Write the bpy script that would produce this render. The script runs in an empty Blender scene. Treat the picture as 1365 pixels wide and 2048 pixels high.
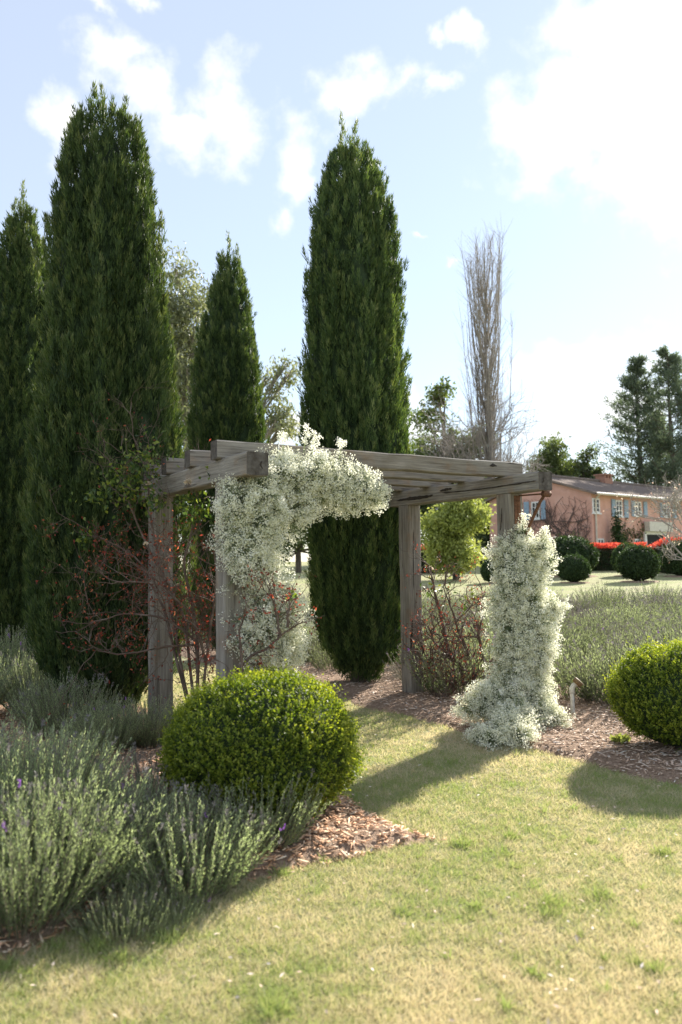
import bpy, math
import numpy as np
from mathutils import Vector, Matrix
rng = np.random.default_rng(7)
R = math.radians
sc = bpy.context.scene
col = sc.collection

# ------------------------------------------------------------------ camera
CAM_H, FPX, PITCH, ROLL = 1.6, 1550.6, 0.0639, -0.0144
_c, _s = math.cos(ROLL), math.sin(ROLL)
_r0 = np.array([1, 0, 0.]); _u0 = np.array([0, -math.sin(PITCH), math.cos(PITCH)])
FWD = np.array([0, math.cos(PITCH), math.sin(PITCH)])
RIGHT = _c*_r0 + _s*_u0; UP = _c*_u0 - _s*_r0
cam = bpy.data.cameras.new('camera'); camo = bpy.data.objects.new('camera', cam); col.objects.link(camo)
cam.sensor_fit = 'VERTICAL'; cam.sensor_height = 36; cam.sensor_width = 24
cam.lens = FPX/2048*36; cam.clip_end = 3000; cam.clip_start = .05
cam.dof.use_dof = True; cam.dof.focus_distance = 8.2; cam.dof.aperture_fstop = 1.8
camo.matrix_world = Matrix([[RIGHT[0], UP[0], -FWD[0], 0], [RIGHT[1], UP[1], -FWD[1], 0],
                            [RIGHT[2], UP[2], -FWD[2], CAM_H], [0, 0, 0, 1]])
sc.camera = camo
def raydir(x, y):
    return FWD + RIGHT*((x-682.5)/FPX) - UP*((y-1024)/FPX)
def at(x, y, Y):
    d = raydir(x, y); d = d/d[1]
    return np.array([0, 0, CAM_H]) + d*Y

# ------------------------------------------------------------------ light
SUN_AZ, SUN_EL = R(35), R(28)
sdir = np.array([math.sin(SUN_AZ)*math.cos(SUN_EL), math.cos(SUN_AZ)*math.cos(SUN_EL), math.sin(SUN_EL)])
sun = bpy.data.lights.new('sun', 'SUN'); sun.energy = 5.0; sun.angle = R(.6); sun.color = (1, .94, .84)
suno = bpy.data.objects.new('sun', sun); col.objects.link(suno)
suno.rotation_euler = Vector(sdir).to_track_quat('Z', 'Y').to_euler()
vs = sc.view_settings
vs.view_transform = 'Standard'; vs.look = 'None'; vs.gamma = 1; vs.use_curve_mapping = False; vs.exposure = 1.28
sc.cycles.use_denoising = True
sc.cycles.max_bounces = 8; sc.cycles.transmission_bounces = 6; sc.cycles.transparent_max_bounces = 8
sc.cycles.sample_clamp_indirect = 6

w = bpy.data.worlds.new('World'); sc.world = w; w.use_nodes = True
NT = w.node_tree; nd = NT.nodes; lk = NT.links
sky = nd.new('ShaderNodeTexSky'); sky.sky_type = 'NISHITA'; sky.sun_disc = False
sky.sun_elevation = SUN_EL; sky.sun_rotation = SUN_AZ
sky.air_density = 1.0; sky.dust_density = 0.1; sky.ozone_density = 1.6
bg = nd['Background']; bg.inputs[1].default_value = .092
tc = nd.new('ShaderNodeTexCoord')
def wmath(op, a, b=None, c=None):
    n = nd.new('ShaderNodeMath'); n.operation = op
    for i, v in enumerate((a, b, c)):
        if v is None: continue
        if isinstance(v, (int, float)): n.inputs[i].default_value = v
        else: lk.new(v, n.inputs[i])
    return n.outputs[0]
nrm = nd.new('ShaderNodeVectorMath'); nrm.operation = 'NORMALIZE'; lk.new(tc.outputs['Generated'], nrm.inputs[0])
DIRV = nrm.outputs[0]
wn = nd.new('ShaderNodeTexNoise'); wn.inputs['Scale'].default_value = 7; wn.inputs['Detail'].default_value = 6; wn.inputs['Roughness'].default_value = .6; lk.new(DIRV, wn.inputs['Vector'])
ws = nd.new('ShaderNodeVectorMath'); ws.operation = 'SUBTRACT'; lk.new(wn.outputs['Color'], ws.inputs[0]); ws.inputs[1].default_value = (.5, .5, .5)
wm = nd.new('ShaderNodeVectorMath'); wm.operation = 'MULTIPLY_ADD'; lk.new(ws.outputs[0], wm.inputs[0]); wm.inputs[1].default_value = (.13, .13, .13); lk.new(DIRV, wm.inputs[2])
WARP = wm.outputs[0]
# cloud banks, each a soft patch of the sky at its own bearing and height (x px, y px, width px, height px)
CLOUDS = [(205,120,80,70),(290,200,80,75),(445,215,75,95),(360,255,70,55),(130,255,45,75),(235,100,45,40),
          (600,350,45,95),(580,440,40,50),(715,165,70,55),(790,185,60,36),(850,213,40,20),(865,105,36,22),(925,88,40,28),
          (1190,180,190,190),(1330,120,260,260),(1120,300,110,75),(1290,340,150,80),(1070,235,90,60),(1180,20,130,70),(1400,330,160,150),
          (830,491,22,9),(902,511,16,9),(190,15,40,24),(265,8,44,20),
          (1150,740,170,50),(1250,820,200,80),(1120,860,130,80),(1330,720,110,80),(600,865,70,45),(770,860,80,60),(1000,980,300,90),
          (660,870,60,40)]
cov = None
for (x, y, rw, rh) in CLOUDS:
    d = raydir(x, y); L = np.linalg.norm(d); d = d/L
    r1 = np.array([d[1], -d[0], 0]); r1 /= np.linalg.norm(r1); u1 = np.cross(r1, d)
    a, b = rw/FPX/L, rh/FPX/L
    sub = nd.new('ShaderNodeVectorMath'); sub.operation = 'SUBTRACT'; lk.new(WARP, sub.inputs[0]); sub.inputs[1].default_value = d
    ds = []
    for ax, k in ((r1, a), (u1, b), (d, .3)):
        dt = nd.new('ShaderNodeVectorMath'); dt.operation = 'DOT_PRODUCT'; lk.new(sub.outputs[0], dt.inputs[0]); dt.inputs[1].default_value = ax/k
        ds.append(wmath('MULTIPLY', dt.outputs['Value'], dt.outputs['Value']))
    q = wmath('SQRT', wmath('ADD', wmath('ADD', ds[0], ds[1]), ds[2]))
    m = wmath('SUBTRACT', 1.15, q)
    cov = m if cov is None else wmath('MAXIMUM', cov, m)
# the rest of the sky carries scattered cloud of the same kind
sxyz = nd.new('ShaderNodeSeparateXYZ'); lk.new(DIRV, sxyz.inputs[0])
n0 = nd.new('ShaderNodeTexNoise'); n0.inputs['Scale'].default_value = 3.2; n0.inputs['Detail'].default_value = 3; lk.new(DIRV, n0.inputs['Vector'])
fr = nd.new('ShaderNodeVectorMath'); fr.operation = 'DOT_PRODUCT'; lk.new(DIRV, fr.inputs[0]); fr.inputs[1].default_value = FWD
off = nd.new('ShaderNodeMapRange'); lk.new(fr.outputs['Value'], off.inputs[0])
off.inputs[1].default_value = .80; off.inputs[2].default_value = .66; off.inputs[3].default_value = -2.; off.inputs[4].default_value = 0.
gen = wmath('ADD', wmath('MULTIPLY_ADD', n0.outputs[0], 7, -3.9), off.outputs[0])
cov = wmath('MAXIMUM', cov, gen)
n1 = nd.new('ShaderNodeTexNoise'); n1.inputs['Scale'].default_value = 9; n1.inputs['Detail'].default_value = 9; n1.inputs['Roughness'].default_value = .62
lk.new(DIRV, n1.inputs['Vector'])
n2 = nd.new('ShaderNodeTexNoise'); n2.inputs['Scale'].default_value = 30; n2.inputs['Detail'].default_value = 6; lk.new(DIRV, n2.inputs['Vector'])
edge = wmath('ADD', wmath('MULTIPLY_ADD', n1.outputs[0], 3.4, -1.7), wmath('MULTIPLY_ADD', n2.outputs[0], 1.6, -.8))
covm = wmath('ADD', wmath('MINIMUM', wmath('MAXIMUM', cov, -1.0), 1.0), edge)
mr = nd.new('ShaderNodeMapRange'); mr.interpolation_type = 'SMOOTHSTEP'; lk.new(covm, mr.inputs[0])
mr.inputs[1].default_value = -.1; mr.inputs[2].default_value = 1.35
mix = nd.new('ShaderNodeMix'); mix.data_type = 'RGBA'
lk.new(wmath('MULTIPLY', mr.outputs[0], .92), mix.inputs['Factor'])
pale = nd.new('ShaderNodeMix'); pale.data_type = 'RGBA'; pale.inputs['Factor'].default_value = .5
lk.new(sky.outputs[0], pale.inputs['A']); pale.inputs['B'].default_value = (4.5, 4.75, 5.25, 1)      # thin high veil
lk.new(pale.outputs['Result'], mix.inputs['A']); mix.inputs['B'].default_value = (6.0, 6.0, 5.95, 1)
lk.new(mix.outputs['Result'], bg.inputs[0])

# ------------------------------------------------------------------ helpers
def tag(o, label=None, cat=None, group=None, kind=None):
    if label: o['label'] = label
    if cat: o['category'] = cat
    if group: o['group'] = group
    if kind: o['kind'] = kind
    return o
def empty(name, loc=(0, 0, 0), rz=0):
    o = bpy.data.objects.new(name, None); col.objects.link(o); o.location = loc; o.rotation_euler[2] = rz
    o.empty_display_size = .1
    return o
def obj(name, me, mat=None, parent=None, loc=(0, 0, 0)):
    o = bpy.data.objects.new(name, me); col.objects.link(o); o.location = loc
    if mat is not None and not me.materials: me.materials.append(mat)
    if parent: o.parent = parent
    return o
def mesh(name, V, F, rnd=None, smooth=False):
    V = np.asarray(V, np.float32).reshape(-1, 3); F = np.asarray(F, np.int32)
    me = bpy.data.meshes.new(name); k = F.shape[1]
    me.vertices.add(len(V)); me.vertices.foreach_set('co', V.ravel())
    me.loops.add(F.size); me.loops.foreach_set('vertex_index', F.ravel())
    me.polygons.add(len(F)); me.polygons.foreach_set('loop_start', np.arange(0, F.size, k, dtype=np.int32))
    if smooth: me.polygons.foreach_set('use_smooth', np.ones(len(F), bool))
    if rnd is not None:
        a = me.attributes.new('rnd', 'FLOAT', 'FACE'); a.data.foreach_set('value', np.asarray(rnd, np.float32))
    me.update(calc_edges=True)
    return me
def unit(v): return v/np.maximum(np.linalg.norm(v, axis=-1, keepdims=True), 1e-9)
def rdir(n): return unit(rng.normal(size=(n, 3)))
def leaf_arrays(P, D, L, W, rnd, N=None, fold=.18):
    """diamond leaves folded along the midrib: 2 triangles each"""
    n = len(P); D = unit(D)
    if N is None: N = rdir(n)
    S = unit(np.cross(D, N)); N = np.cross(S, D)
    L = np.broadcast_to(np.asarray(L, float), (n,))[:, None]; W = np.broadcast_to(np.asarray(W, float), (n,))[:, None]
    m = P + D*L*.45 + N*W*fold
    V = np.stack([P, m+S*W*.5, P+D*L, m-S*W*.5], 1).reshape(-1, 3)
    b = np.arange(n)[:, None]*4
    F = np.concatenate([b+np.array([0, 1, 2]), b+np.array([0, 2, 3])], 1).reshape(-1, 3)
    return V, F, np.repeat(rnd, 2)
def spike_arrays(P, D, L, W, rnd):
    """needle-like twigs: 1 triangle each"""
    n = len(P); D = unit(D); S = unit(np.cross(D, rdir(n)))
    L = np.broadcast_to(np.asarray(L, float), (n,))[:, None]; W = np.broadcast_to(np.asarray(W, float), (n,))[:, None]
    V = np.stack([P-S*W*.5, P+S*W*.5, P+D*L], 1).reshape(-1, 3)
    return V, np.arange(3*n).reshape(-1, 3), rnd
def join(*parts):
    Vs, Fs, Rs, o = [], [], [], 0
    for V, F, r in parts:
        Vs.append(V); Fs.append(F+o); Rs.append(r); o += len(V)
    return np.concatenate(Vs), np.concatenate(Fs), np.concatenate(Rs)
def tubes(branches, sides=5):
    Vs, Fs, o = [], [], 0
    ang = np.arange(sides)*2*math.pi/sides; ca, sa = np.cos(ang), np.sin(ang)
    for pts, rad in branches:
        pts = np.asarray(pts, float); m = len(pts)
        rad = np.broadcast_to(np.asarray(rad, float), (m,))
        T = unit(np.gradient(pts, axis=0)); ref = np.array([.31, .17, .93]) if abs(T[0, 2]) < .8 else np.array([.9, .3, .1])
        A = unit(np.cross(T, ref)); B = np.cross(T, A)
        ring = pts[:, None] + rad[:, None, None]*(A[:, None]*ca[None, :, None] + B[:, None]*sa[None, :, None])
        Vs.append(ring.reshape(-1, 3))
        i = np.arange(m-1)[:, None]*sides; j = np.arange(sides)[None]; j2 = (j+1) % sides
        Fs.append(np.stack([i+j, i+j2, i+sides+j2, i+sides+j], -1).reshape(-1, 4)+o); o += m*sides
    return np.concatenate(Vs), np.concatenate(Fs)
def vnoise(P, scale=1., seed=0):
    """smooth value noise 0..1 on (n,3) points"""
    P = np.asarray(P, float)*scale + seed*17.31
    i = np.floor(P).astype(np.int64); f = P-i; f = f*f*(3-2*f)
    out = 0
    for dx in (0, 1):
        for dy in (0, 1):
            for dz in (0, 1):
                h = ((i[:, 0]+dx)*374761393 + (i[:, 1]+dy)*668265263 + (i[:, 2]+dz)*2147483647 + seed*974711) & 0x7fffffff
                h = ((h ^ (h >> 13))*1274126177) & 0x7fffffff; h = (h ^ (h >> 16)) & 0xffff
                out = out + (h/65535.)*(f[:, 0] if dx else 1-f[:, 0])*(f[:, 1] if dy else 1-f[:, 1])*(f[:, 2] if dz else 1-f[:, 2])
    return out
def v2(x, y, scale, seed): return vnoise(np.stack([x, y, np.zeros_like(x)], -1), scale, seed)
def tz(x, y):
    y = np.asarray(y, float); t = np.clip(y-13, 0, 55)
    return .03*t*np.clip(t/6, 0, 1)
def box_bm(x0, x1, y0, y1, z0, z1):
    V = [(x, y, z) for x in (x0, x1) for y in (y0, y1) for z in (z0, z1)]
    F = [(0, 1, 3, 2), (4, 6, 7, 5), (0, 4, 5, 1), (2, 3, 7, 6), (0, 2, 6, 4), (1, 5, 7, 3)]
    return V, F
def boxes(name, lst, bevel=0):
    Vs, Fs = [], []
    for b in lst:
        V, F = box_bm(*b); o = len(Vs); Vs += V; Fs += [tuple(i+o for i in f) for f in F]
    me = bpy.data.meshes.new(name); me.from_pydata(Vs, [], Fs); me.update()
    if bevel:
        import bmesh
        bm = bmesh.new(); bm.from_mesh(me)
        bmesh.ops.bevel(bm, geom=bm.edges[:], offset=bevel, segments=2, affect='EDGES', profile=.6)
        bm.to_mesh(me); bm.free()
    return me

# ------------------------------------------------------------------ materials
def mat_new(name):
    m = bpy.data.materials.new(name); m.use_nodes = True
    return m, m.node_tree.nodes, m.node_tree.links, m.node_tree.nodes['Principled BSDF']
def ramp(nodes, links, fac, cols):
    r = nodes.new('ShaderNodeValToRGB'); e = r.color_ramp.elements
    while len(e) < len(cols): e.new(.5)
    for i, (p, c) in enumerate(cols):
        e[i].position = p; e[i].color = (*c, 1)
    links.new(fac, r.inputs[0]); return r.outputs[0]
def leaf_mat(name, cols, trans=.35, rough=.45, tcol=(1.25, 1.2, .6), spec=.5, var=.15):
    m, n, l, b = mat_new(name)
    a = n.new('ShaderNodeAttribute'); a.attribute_name = 'rnd'
    k = len(cols); c = ramp(n, l, a.outputs['Fac'], [(i/max(1, k-1), q) for i, q in enumerate(cols)])
    oi = n.new('ShaderNodeObjectInfo'); hs = n.new('ShaderNodeHueSaturation')
    mr = n.new('ShaderNodeMapRange'); l.new(oi.outputs['Random'], mr.inputs[0]); mr.inputs[3].default_value = 1-var; mr.inputs[4].default_value = 1+var
    l.new(mr.outputs[0], hs.inputs['Value']); l.new(c, hs.inputs['Color']); c = hs.outputs[0]
    l.new(c, b.inputs['Base Color']); b.inputs['Roughness'].default_value = rough; b.inputs['Specular IOR Level'].default_value = spec
    if trans:
        t = n.new('ShaderNodeBsdfTranslucent'); mx = n.new('ShaderNodeMix'); mx.data_type = 'RGBA'; mx.blend_type = 'MULTIPLY'
        mx.inputs['Factor'].default_value = 1; l.new(c, mx.inputs['A']); mx.inputs['B'].default_value = (*tcol, 1)
        l.new(mx.outputs['Result'], t.inputs[0])
        ms = n.new('ShaderNodeMixShader'); ms.inputs[0].default_value = trans
        l.new(b.outputs[0], ms.inputs[1]); l.new(t.outputs[0], ms.inputs[2]); l.new(ms.outputs[0], n['Material Output'].inputs[0])
    return m
def noise_mat(name, cols, scale=8, detail=6, rough=.8, bump=.3, stretch=(1, 1, 1), coord='Object', spec=.3, bscale=None, bdist=.02):
    m, n, l, b = mat_new(name)
    t = n.new('ShaderNodeTexCoord'); mp = n.new('ShaderNodeMapping'); mp.inputs['Scale'].default_value = stretch
    l.new(t.outputs[coord], mp.inputs[0])
    ns = n.new('ShaderNodeTexNoise'); ns.inputs['Scale'].default_value = scale; ns.inputs['Detail'].default_value = detail; ns.inputs['Roughness'].default_value = .65
    l.new(mp.outputs[0], ns.inputs['Vector'])
    c = ramp(n, l, ns.outputs[0], cols); l.new(c, b.inputs['Base Color'])
    b.inputs['Roughness'].default_value = rough; b.inputs['Specular IOR Level'].default_value = spec
    if bump:
        n2 = n.new('ShaderNodeTexNoise'); n2.inputs['Scale'].default_value = bscale or scale*3; n2.inputs['Detail'].default_value = 5
        l.new(mp.outputs[0], n2.inputs['Vector'])
        bp = n.new('ShaderNodeBump'); bp.inputs['Strength'].default_value = bump; bp.inputs['Distance'].default_value = bdist
        l.new(n2.outputs[0], bp.inputs['Height']); l.new(bp.outputs[0], b.inputs['Normal'])
    return m
def wood_mat(name, end=False):
    """weathered hardwood, grain along local X"""
    m, n, l, b = mat_new(name)
    t = n.new('ShaderNodeTexCoord'); oi = n.new('ShaderNodeObjectInfo')
    ad = n.new('ShaderNodeVectorMath'); ad.operation = 'MULTIPLY_ADD'; ad.inputs[1].default_value = (1, 1, 1)
    sc3 = n.new('ShaderNodeVectorMath'); sc3.operation = 'SCALE'; sc3.inputs[0].default_value = (7, 3, 5); l.new(oi.outputs['Random'], sc3.inputs['Scale'])
    l.new(t.outputs['Object'], ad.inputs[0]); l.new(sc3.outputs[0], ad.inputs[2])
    def nz(scale, stretch, detail=6, rough=.6):
        mp = n.new('ShaderNodeMapping'); mp.inputs['Scale'].default_value = stretch; l.new(ad.outputs[0], mp.inputs[0])
        q = n.new('ShaderNodeTexNoise'); q.inputs['Scale'].default_value = scale; q.inputs['Detail'].default_value = detail; q.inputs['Roughness'].default_value = rough
        l.new(mp.outputs[0], q.inputs['Vector']); return q.outputs[0]
    big = nz(1.6, (1, 2.5, 2.5), 4); grain = nz(60, (.035, 1, 1), 5, .7); crk = nz(11, (.06, 1, 1), 3, .5); blot = nz(5, (1, 1, 1), 4)
    c1 = ramp(n, l, grain, [(.32, (.125, .112, .098)), (.5, (.25, .232, .208)), (.7, (.36, .338, .308))])
    c2 = ramp(n, l, big, [(.35, (.78, .73, .66)), (.6, (1.0, .98, .95)), (.75, (1.16, 1.12, 1.05))])
    mx = n.new('ShaderNodeMix'); mx.data_type = 'RGBA'; mx.blend_type = 'MULTIPLY'; mx.inputs['Factor'].default_value = 1
    l.new(c1, mx.inputs['A']); l.new(c2, mx.inputs['B'])
    cr = ramp(n, l, crk, [(.0, (1, 1, 1)), (.655, (1, 1, 1)), (.675, (.12, .10, .08)), (.69, (1, 1, 1))])
    mx2 = n.new('ShaderNodeMix'); mx2.data_type = 'RGBA'; mx2.blend_type = 'MULTIPLY'; mx2.inputs['Factor'].default_value = .9
    l.new(mx.outputs['Result'], mx2.inputs['A']); l.new(cr, mx2.inputs['B'])
    br = ramp(n, l, blot, [(.55, (1, 1, 1)), (.75, (1.05, .74, .50))])
    mx3 = n.new('ShaderNodeMix'); mx3.data_type = 'RGBA'; mx3.blend_type = 'MULTIPLY'; mx3.inputs['Factor'].default_value = .55
    l.new(mx2.outputs['Result'], mx3.inputs['A']); l.new(br, mx3.inputs['B'])
    l.new(mx3.outputs['Result'], b.inputs['Base Color'])
    b.inputs['Roughness'].default_value = .75; b.inputs['Specular IOR Level'].default_value = .25
    bp = n.new('ShaderNodeBump'); bp.inputs['Strength'].default_value = .5; bp.inputs['Distance'].default_value = .006
    hh = n.new('ShaderNodeMath'); hh.operation = 'MULTIPLY_ADD'; l.new(grain, hh.inputs[0]); hh.inputs[1].default_value = .5
    bw = n.new('ShaderNodeRGBToBW'); l.new(cr, bw.inputs[0]); l.new(bw.outputs[0], hh.inputs[2]); l.new(hh.outputs[0], bp.inputs['Height']); l.new(bp.outputs[0], b.inputs['Normal'])
    return m
def plain(name, c, rough=.6, metal=0, spec=.4):
    return noise_mat(name, [(.3, tuple(v*.82 for v in c)), (.7, tuple(min(1, v*1.12) for v in c))], scale=6, rough=rough, bump=.1, spec=spec)

M = {}
M['cypress'] = leaf_mat('cypress_foliage', [(.030, .056, .023), (.064, .108, .038), (.115, .165, .056), (.21, .24, .10)], .34, .55, (1.3, 1.3, .5), .25)
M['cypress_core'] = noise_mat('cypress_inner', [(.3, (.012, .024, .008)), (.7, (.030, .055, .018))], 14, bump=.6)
M['bark'] = noise_mat('bark', [(.3, (.07, .055, .042)), (.7, (.19, .16, .13))], 12, stretch=(1, 1, .25), bump=.6)
M['bark_grey'] = noise_mat('grey_bark', [(.3, (.16, .14, .12)), (.7, (.36, .33, .30))], 10, stretch=(1, 1, .3), bump=.4)
M['box'] = leaf_mat('boxwood_leaf', [(.06, .105, .016), (.14, .21, .028), (.29, .35, .05), (.46, .49, .09)], .52, .48, (1.32, 1.25, .42), .35)
M['topiary'] = leaf_mat('topiary_leaf', [(.025, .05, .018), (.045, .08, .026), (.08, .125, .045)], .3, .5, (1.2, 1.25, .5), .4)
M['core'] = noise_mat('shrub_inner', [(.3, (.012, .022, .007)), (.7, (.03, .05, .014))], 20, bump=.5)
M['lav'] = leaf_mat('lavender_leaf', [(.16, .225, .12), (.265, .345, .185), (.37, .45, .27), (.50, .56, .40)], .5, .6, (1.15, 1.15, .7), .2)
M['lav_field'] = leaf_mat('field_lavender_leaf', [(.12, .15, .075), (.19, .23, .12), (.28, .32, .19), (.37, .40, .28)], .42, .6, (1.1, 1.12, .75), .2, .3)
M['lav_stem'] = noise_mat('lavender_stem', [(.3, (.12, .115, .075)), (.7, (.24, .22, .16))], 20, bump=0)
M['lav_bud'] = leaf_mat('lavender_spike', [(.17, .16, .14), (.26, .25, .23), (.22, .16, .28), (.36, .16, .52)], .25, .7, (1.1, 1, 1.1), .1)
M['lav_dry'] = leaf_mat('lavender_dry_leaf', [(.20, .17, .14), (.29, .26, .21), (.33, .31, .27)], .25, .8, (1, 1, .9), .1)
M['gyp'] = leaf_mat('babys_breath_flower', [(.70, .70, .55), (.83, .82, .70), (.89, .89, .83)], .46, .7, (1.0, 1.0, .92), .1)
M['gyp_stem'] = leaf_mat('babys_breath_stem', [(.17, .22, .13), (.26, .31, .19), (.35, .40, .27)], .4, .6, (1.1, 1.1, .7), .2)
M['grass'] = leaf_mat('grass_blade', [(.68, .59, .45), (.57, .51, .36), (.40, .41, .20), (.27, .37, .11)], .45, .6, (1.12, 1.1, .75), .2)
M['rose_red'] = leaf_mat('rose_autumn_leaf', [(.11, .032, .024), (.17, .042, .03), (.30, .06, .04), (.46, .17, .075)], .45, .45, (1.4, 1.0, .8), .3)
M['rose_green'] = leaf_mat('rose_leaf', [(.04, .075, .025), (.10, .16, .04), (.28, .32, .06)], .48, .4, (1.3, 1.3, .5), .4)
M['rose_stem'] = noise_mat('rose_stem', [(.3, (.075, .05, .038)), (.55, (.15, .105, .08)), (.75, (.30, .26, .22))], 9, bump=.3)
M['rose_flower'] = leaf_mat('rose_petal', [(.75, .66, .52), (.82, .74, .62), (.75, .35, .28)], .35, .6, (1, .95, .85), .2)
M['gum'] = leaf_mat('eucalyptus_leaf', [(.10, .115, .06), (.19, .21, .12), (.30, .31, .20)], .4, .5, (1.2, 1.2, .7), .4)
M['broad'] = leaf_mat('broadleaf', [(.06, .085, .035), (.115, .155, .062), (.19, .235, .10)], .42, .5, (1.25, 1.25, .5), .4)
M['conifer'] = leaf_mat('hazed_conifer_needle', [(.09, .12, .085), (.145, .185, .13), (.21, .25, .18)], .4, .6, (1.1, 1.15, .8), .3)  # distance haze put into the needle colour, pale and greyed
M['yellow'] = leaf_mat('spring_leaf', [(.25, .30, .08), (.38, .43, .13), (.50, .53, .20)], .45, .5, (1.12, 1.12, .7), .3)
M['photinia'] = leaf_mat('hedge_leaf', [(.018, .035, .012), (.04, .055, .02), (.055, .03, .018)], .2, .45, (1.2, 1.1, .6), .4)
M['photinia_red'] = leaf_mat('hedge_red_leaf', [(.40, .045, .03), (.58, .09, .06), (.64, .19, .11)], .4, .35, (1.3, 1, .9), .4)
M['twig'] = noise_mat('twig', [(.3, (.22, .19, .165)), (.7, (.40, .36, .32))], 8, bump=0)
M['vine'] = noise_mat('vine_stem', [(.3, (.085, .06, .05)), (.7, (.17, .125, .105))], 8, bump=0)
M['wood'] = wood_mat('weathered_timber')
M['rust'] = noise_mat('rusty_steel', [(.3, (.07, .035, .022)), (.55, (.16, .075, .04)), (.75, (.26, .14, .085))], 40, rough=.8, bump=.3, bdist=.003)
M['pvc'] = noise_mat('old_pvc', [(.3, (.50, .49, .45)), (.6, (.72, .71, .67))], 25, rough=.5, bump=.1, bdist=.002)
M['brass'] = noise_mat('brown_cap', [(.3, (.14, .09, .045)), (.7, (.24, .16, .08))], 30, rough=.6, bump=.2, bdist=.002)
M['string'] = plain('string', (.75, .74, .70))
M['render_wall'] = noise_mat('pink_render', [(.25, (.55, .30, .235)), (.5, (.65, .37, .29)), (.75, (.72, .45, .37))], 1.6, 8, bump=.3, coord='Object', bscale=20)
M['roof'] = noise_mat('roof_tile', [(.3, (.16, .125, .105)), (.7, (.27, .22, .19))], 4, 8, rough=1, spec=.05, bump=.8, stretch=(6, .8, .8), bdist=.05)
M['trim'] = plain('cream_trim', (.62, .58, .50))
M['white'] = plain('white_paint', (.78, .77, .74))
M['shutter'] = plain('blue_paint', (.30, .40, .50))
M['brick'] = noise_mat('chimney_brick', [(.3, (.28, .13, .09)), (.7, (.46, .26, .19))], 12, bump=.4)
m_, n_, l_, b_ = mat_new('window_glass'); b_.inputs['Base Color'].default_value = (.02, .025, .03, 1); b_.inputs['Roughness'].default_value = .06; M['glass'] = m_
m_, n_, l_, b_ = mat_new('shade_opening'); b_.inputs['Base Color'].default_value = (.02, .02, .02, 1); b_.inputs['Roughness'].default_value = .9; M['dark'] = m_

# lawn
m, n, l, b = mat_new('lawn_turf')
t = n.new('ShaderNodeTexCoord')
def nz(s, d=5, r=.6):
    q = n.new('ShaderNodeTexNoise'); q.inputs['Scale'].default_value = s; q.inputs['Detail'].default_value = d; q.inputs['Roughness'].default_value = r
    l.new(t.outputs['Object'], q.inputs['Vector']); return q.outputs[0]
c1 = ramp(n, l, nz(1.1, 6), [(.35, (.41, .375, .235)), (.55, (.355, .37, .185)), (.72, (.27, .32, .12))])
c2 = ramp(n, l, nz(55, 6, .75), [(.3, (.55, .5, .42)), (.5, (1, 1, 1)), (.7, (1.2, 1.18, 1.1))])
mx = n.new('ShaderNodeMix'); mx.data_type = 'RGBA'; mx.blend_type = 'MULTIPLY'; mx.inputs['Factor'].default_value = 1
l.new(c1, mx.inputs['A']); l.new(c2, mx.inputs['B']); l.new(mx.outputs['Result'], b.inputs['Base Color'])
b.inputs['Roughness'].default_value = .95; b.inputs['Specular IOR Level'].default_value = .1
bp = n.new('ShaderNodeBump'); bp.inputs['Strength'].default_value = .9; bp.inputs['Distance'].default_value = .03
l.new(nz(70, 5, .7), bp.inputs['Height']); l.new(bp.outputs[0], b.inputs['Normal'])
M['lawn'] = m
M['mulch'] = noise_mat('mulch_soil', [(.3, (.20, .14, .10)), (.5, (.40, .28, .20)), (.7, (.58, .44, .34))], 45, 7, .95, 1., bdist=.03, spec=.1)
m = leaf_mat('wood_chip', [(.28, .19, .14), (.50, .345, .25), (.66, .48, .36), (.74, .60, .49), (.78, .70, .62)], 0, .85, spec=.15); M['chip'] = m
M['chip_fresh'] = leaf_mat('fresh_wood_chip', [(.34, .18, .10), (.64, .36, .21), (.78, .48, .30), (.82, .58, .40), (.82, .68, .53)], 0, .85, spec=.15)

# ------------------------------------------------------------------ garden grid: u across the path, v along it
YAW = .5626; ORG = np.array([-.8837, 6.192])
UU = np.array([math.cos(YAW), math.sin(YAW)]); VV = np.array([-math.sin(YAW), math.cos(YAW)])
def gp(u, v): return ORG + np.multiply.outer(u, UU) + np.multiply.outer(v, VV)
def uv_of(x, y):
    dx, dy = x-ORG[0], y-ORG[1]
    return dx*UU[0]+dy*UU[1], dx*VV[0]+dy*VV[1]
PA, PB = 1.6667, 3.0581
FIELD_Y = 20.5
def bed_inside(x, y):
    """signed depth into the nearest mulch bed, in metres (positive inside)"""
    u, v = uv_of(x, y)
    wob = (v2(x, y, 1.3, 3)-.5)*.28 + (v2(x, y, 5., 4)-.5)*.08
    left = np.minimum(.28-u, v+2.12) + wob
    right = np.minimum(u-2.28, v+4.6) + wob
    return np.minimum(np.maximum(left, right), FIELD_Y-y+wob*2)

# ------------------------------------------------------------------ ground
gx = np.concatenate([-np.geomspace(900, 12, 22), np.linspace(-11, 11, 45), np.geomspace(12, 900, 22)])
gy = np.concatenate([-np.geomspace(300, 6, 10), np.linspace(-5, 24, 59), np.linspace(25, 75, 40), np.geomspace(80, 1400, 24)])
X, Y = np.meshgrid(gx, gy); Zg = tz(X, Y)
nx, ny = len(gx), len(gy); ii = (np.arange(ny-1)[:, None]*nx+np.arange(nx-1)).ravel()
o = obj('ground', mesh('ground', np.stack([X, Y, Zg], -1), np.stack([ii, ii+1, ii+nx+1, ii+nx], -1), smooth=True), M['lawn'])
tag(o, 'short mown lawn running under the arbour and out to the house', None, None, 'structure')
def bed_height(x, y):
    d = bed_inside(x, y)
    return tz(x, y) + np.clip(d*.35, -.05, .055) + (v2(x, y, 3, 9)-.5)*.03*np.clip(d*4, 0, 1) - .004
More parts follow.
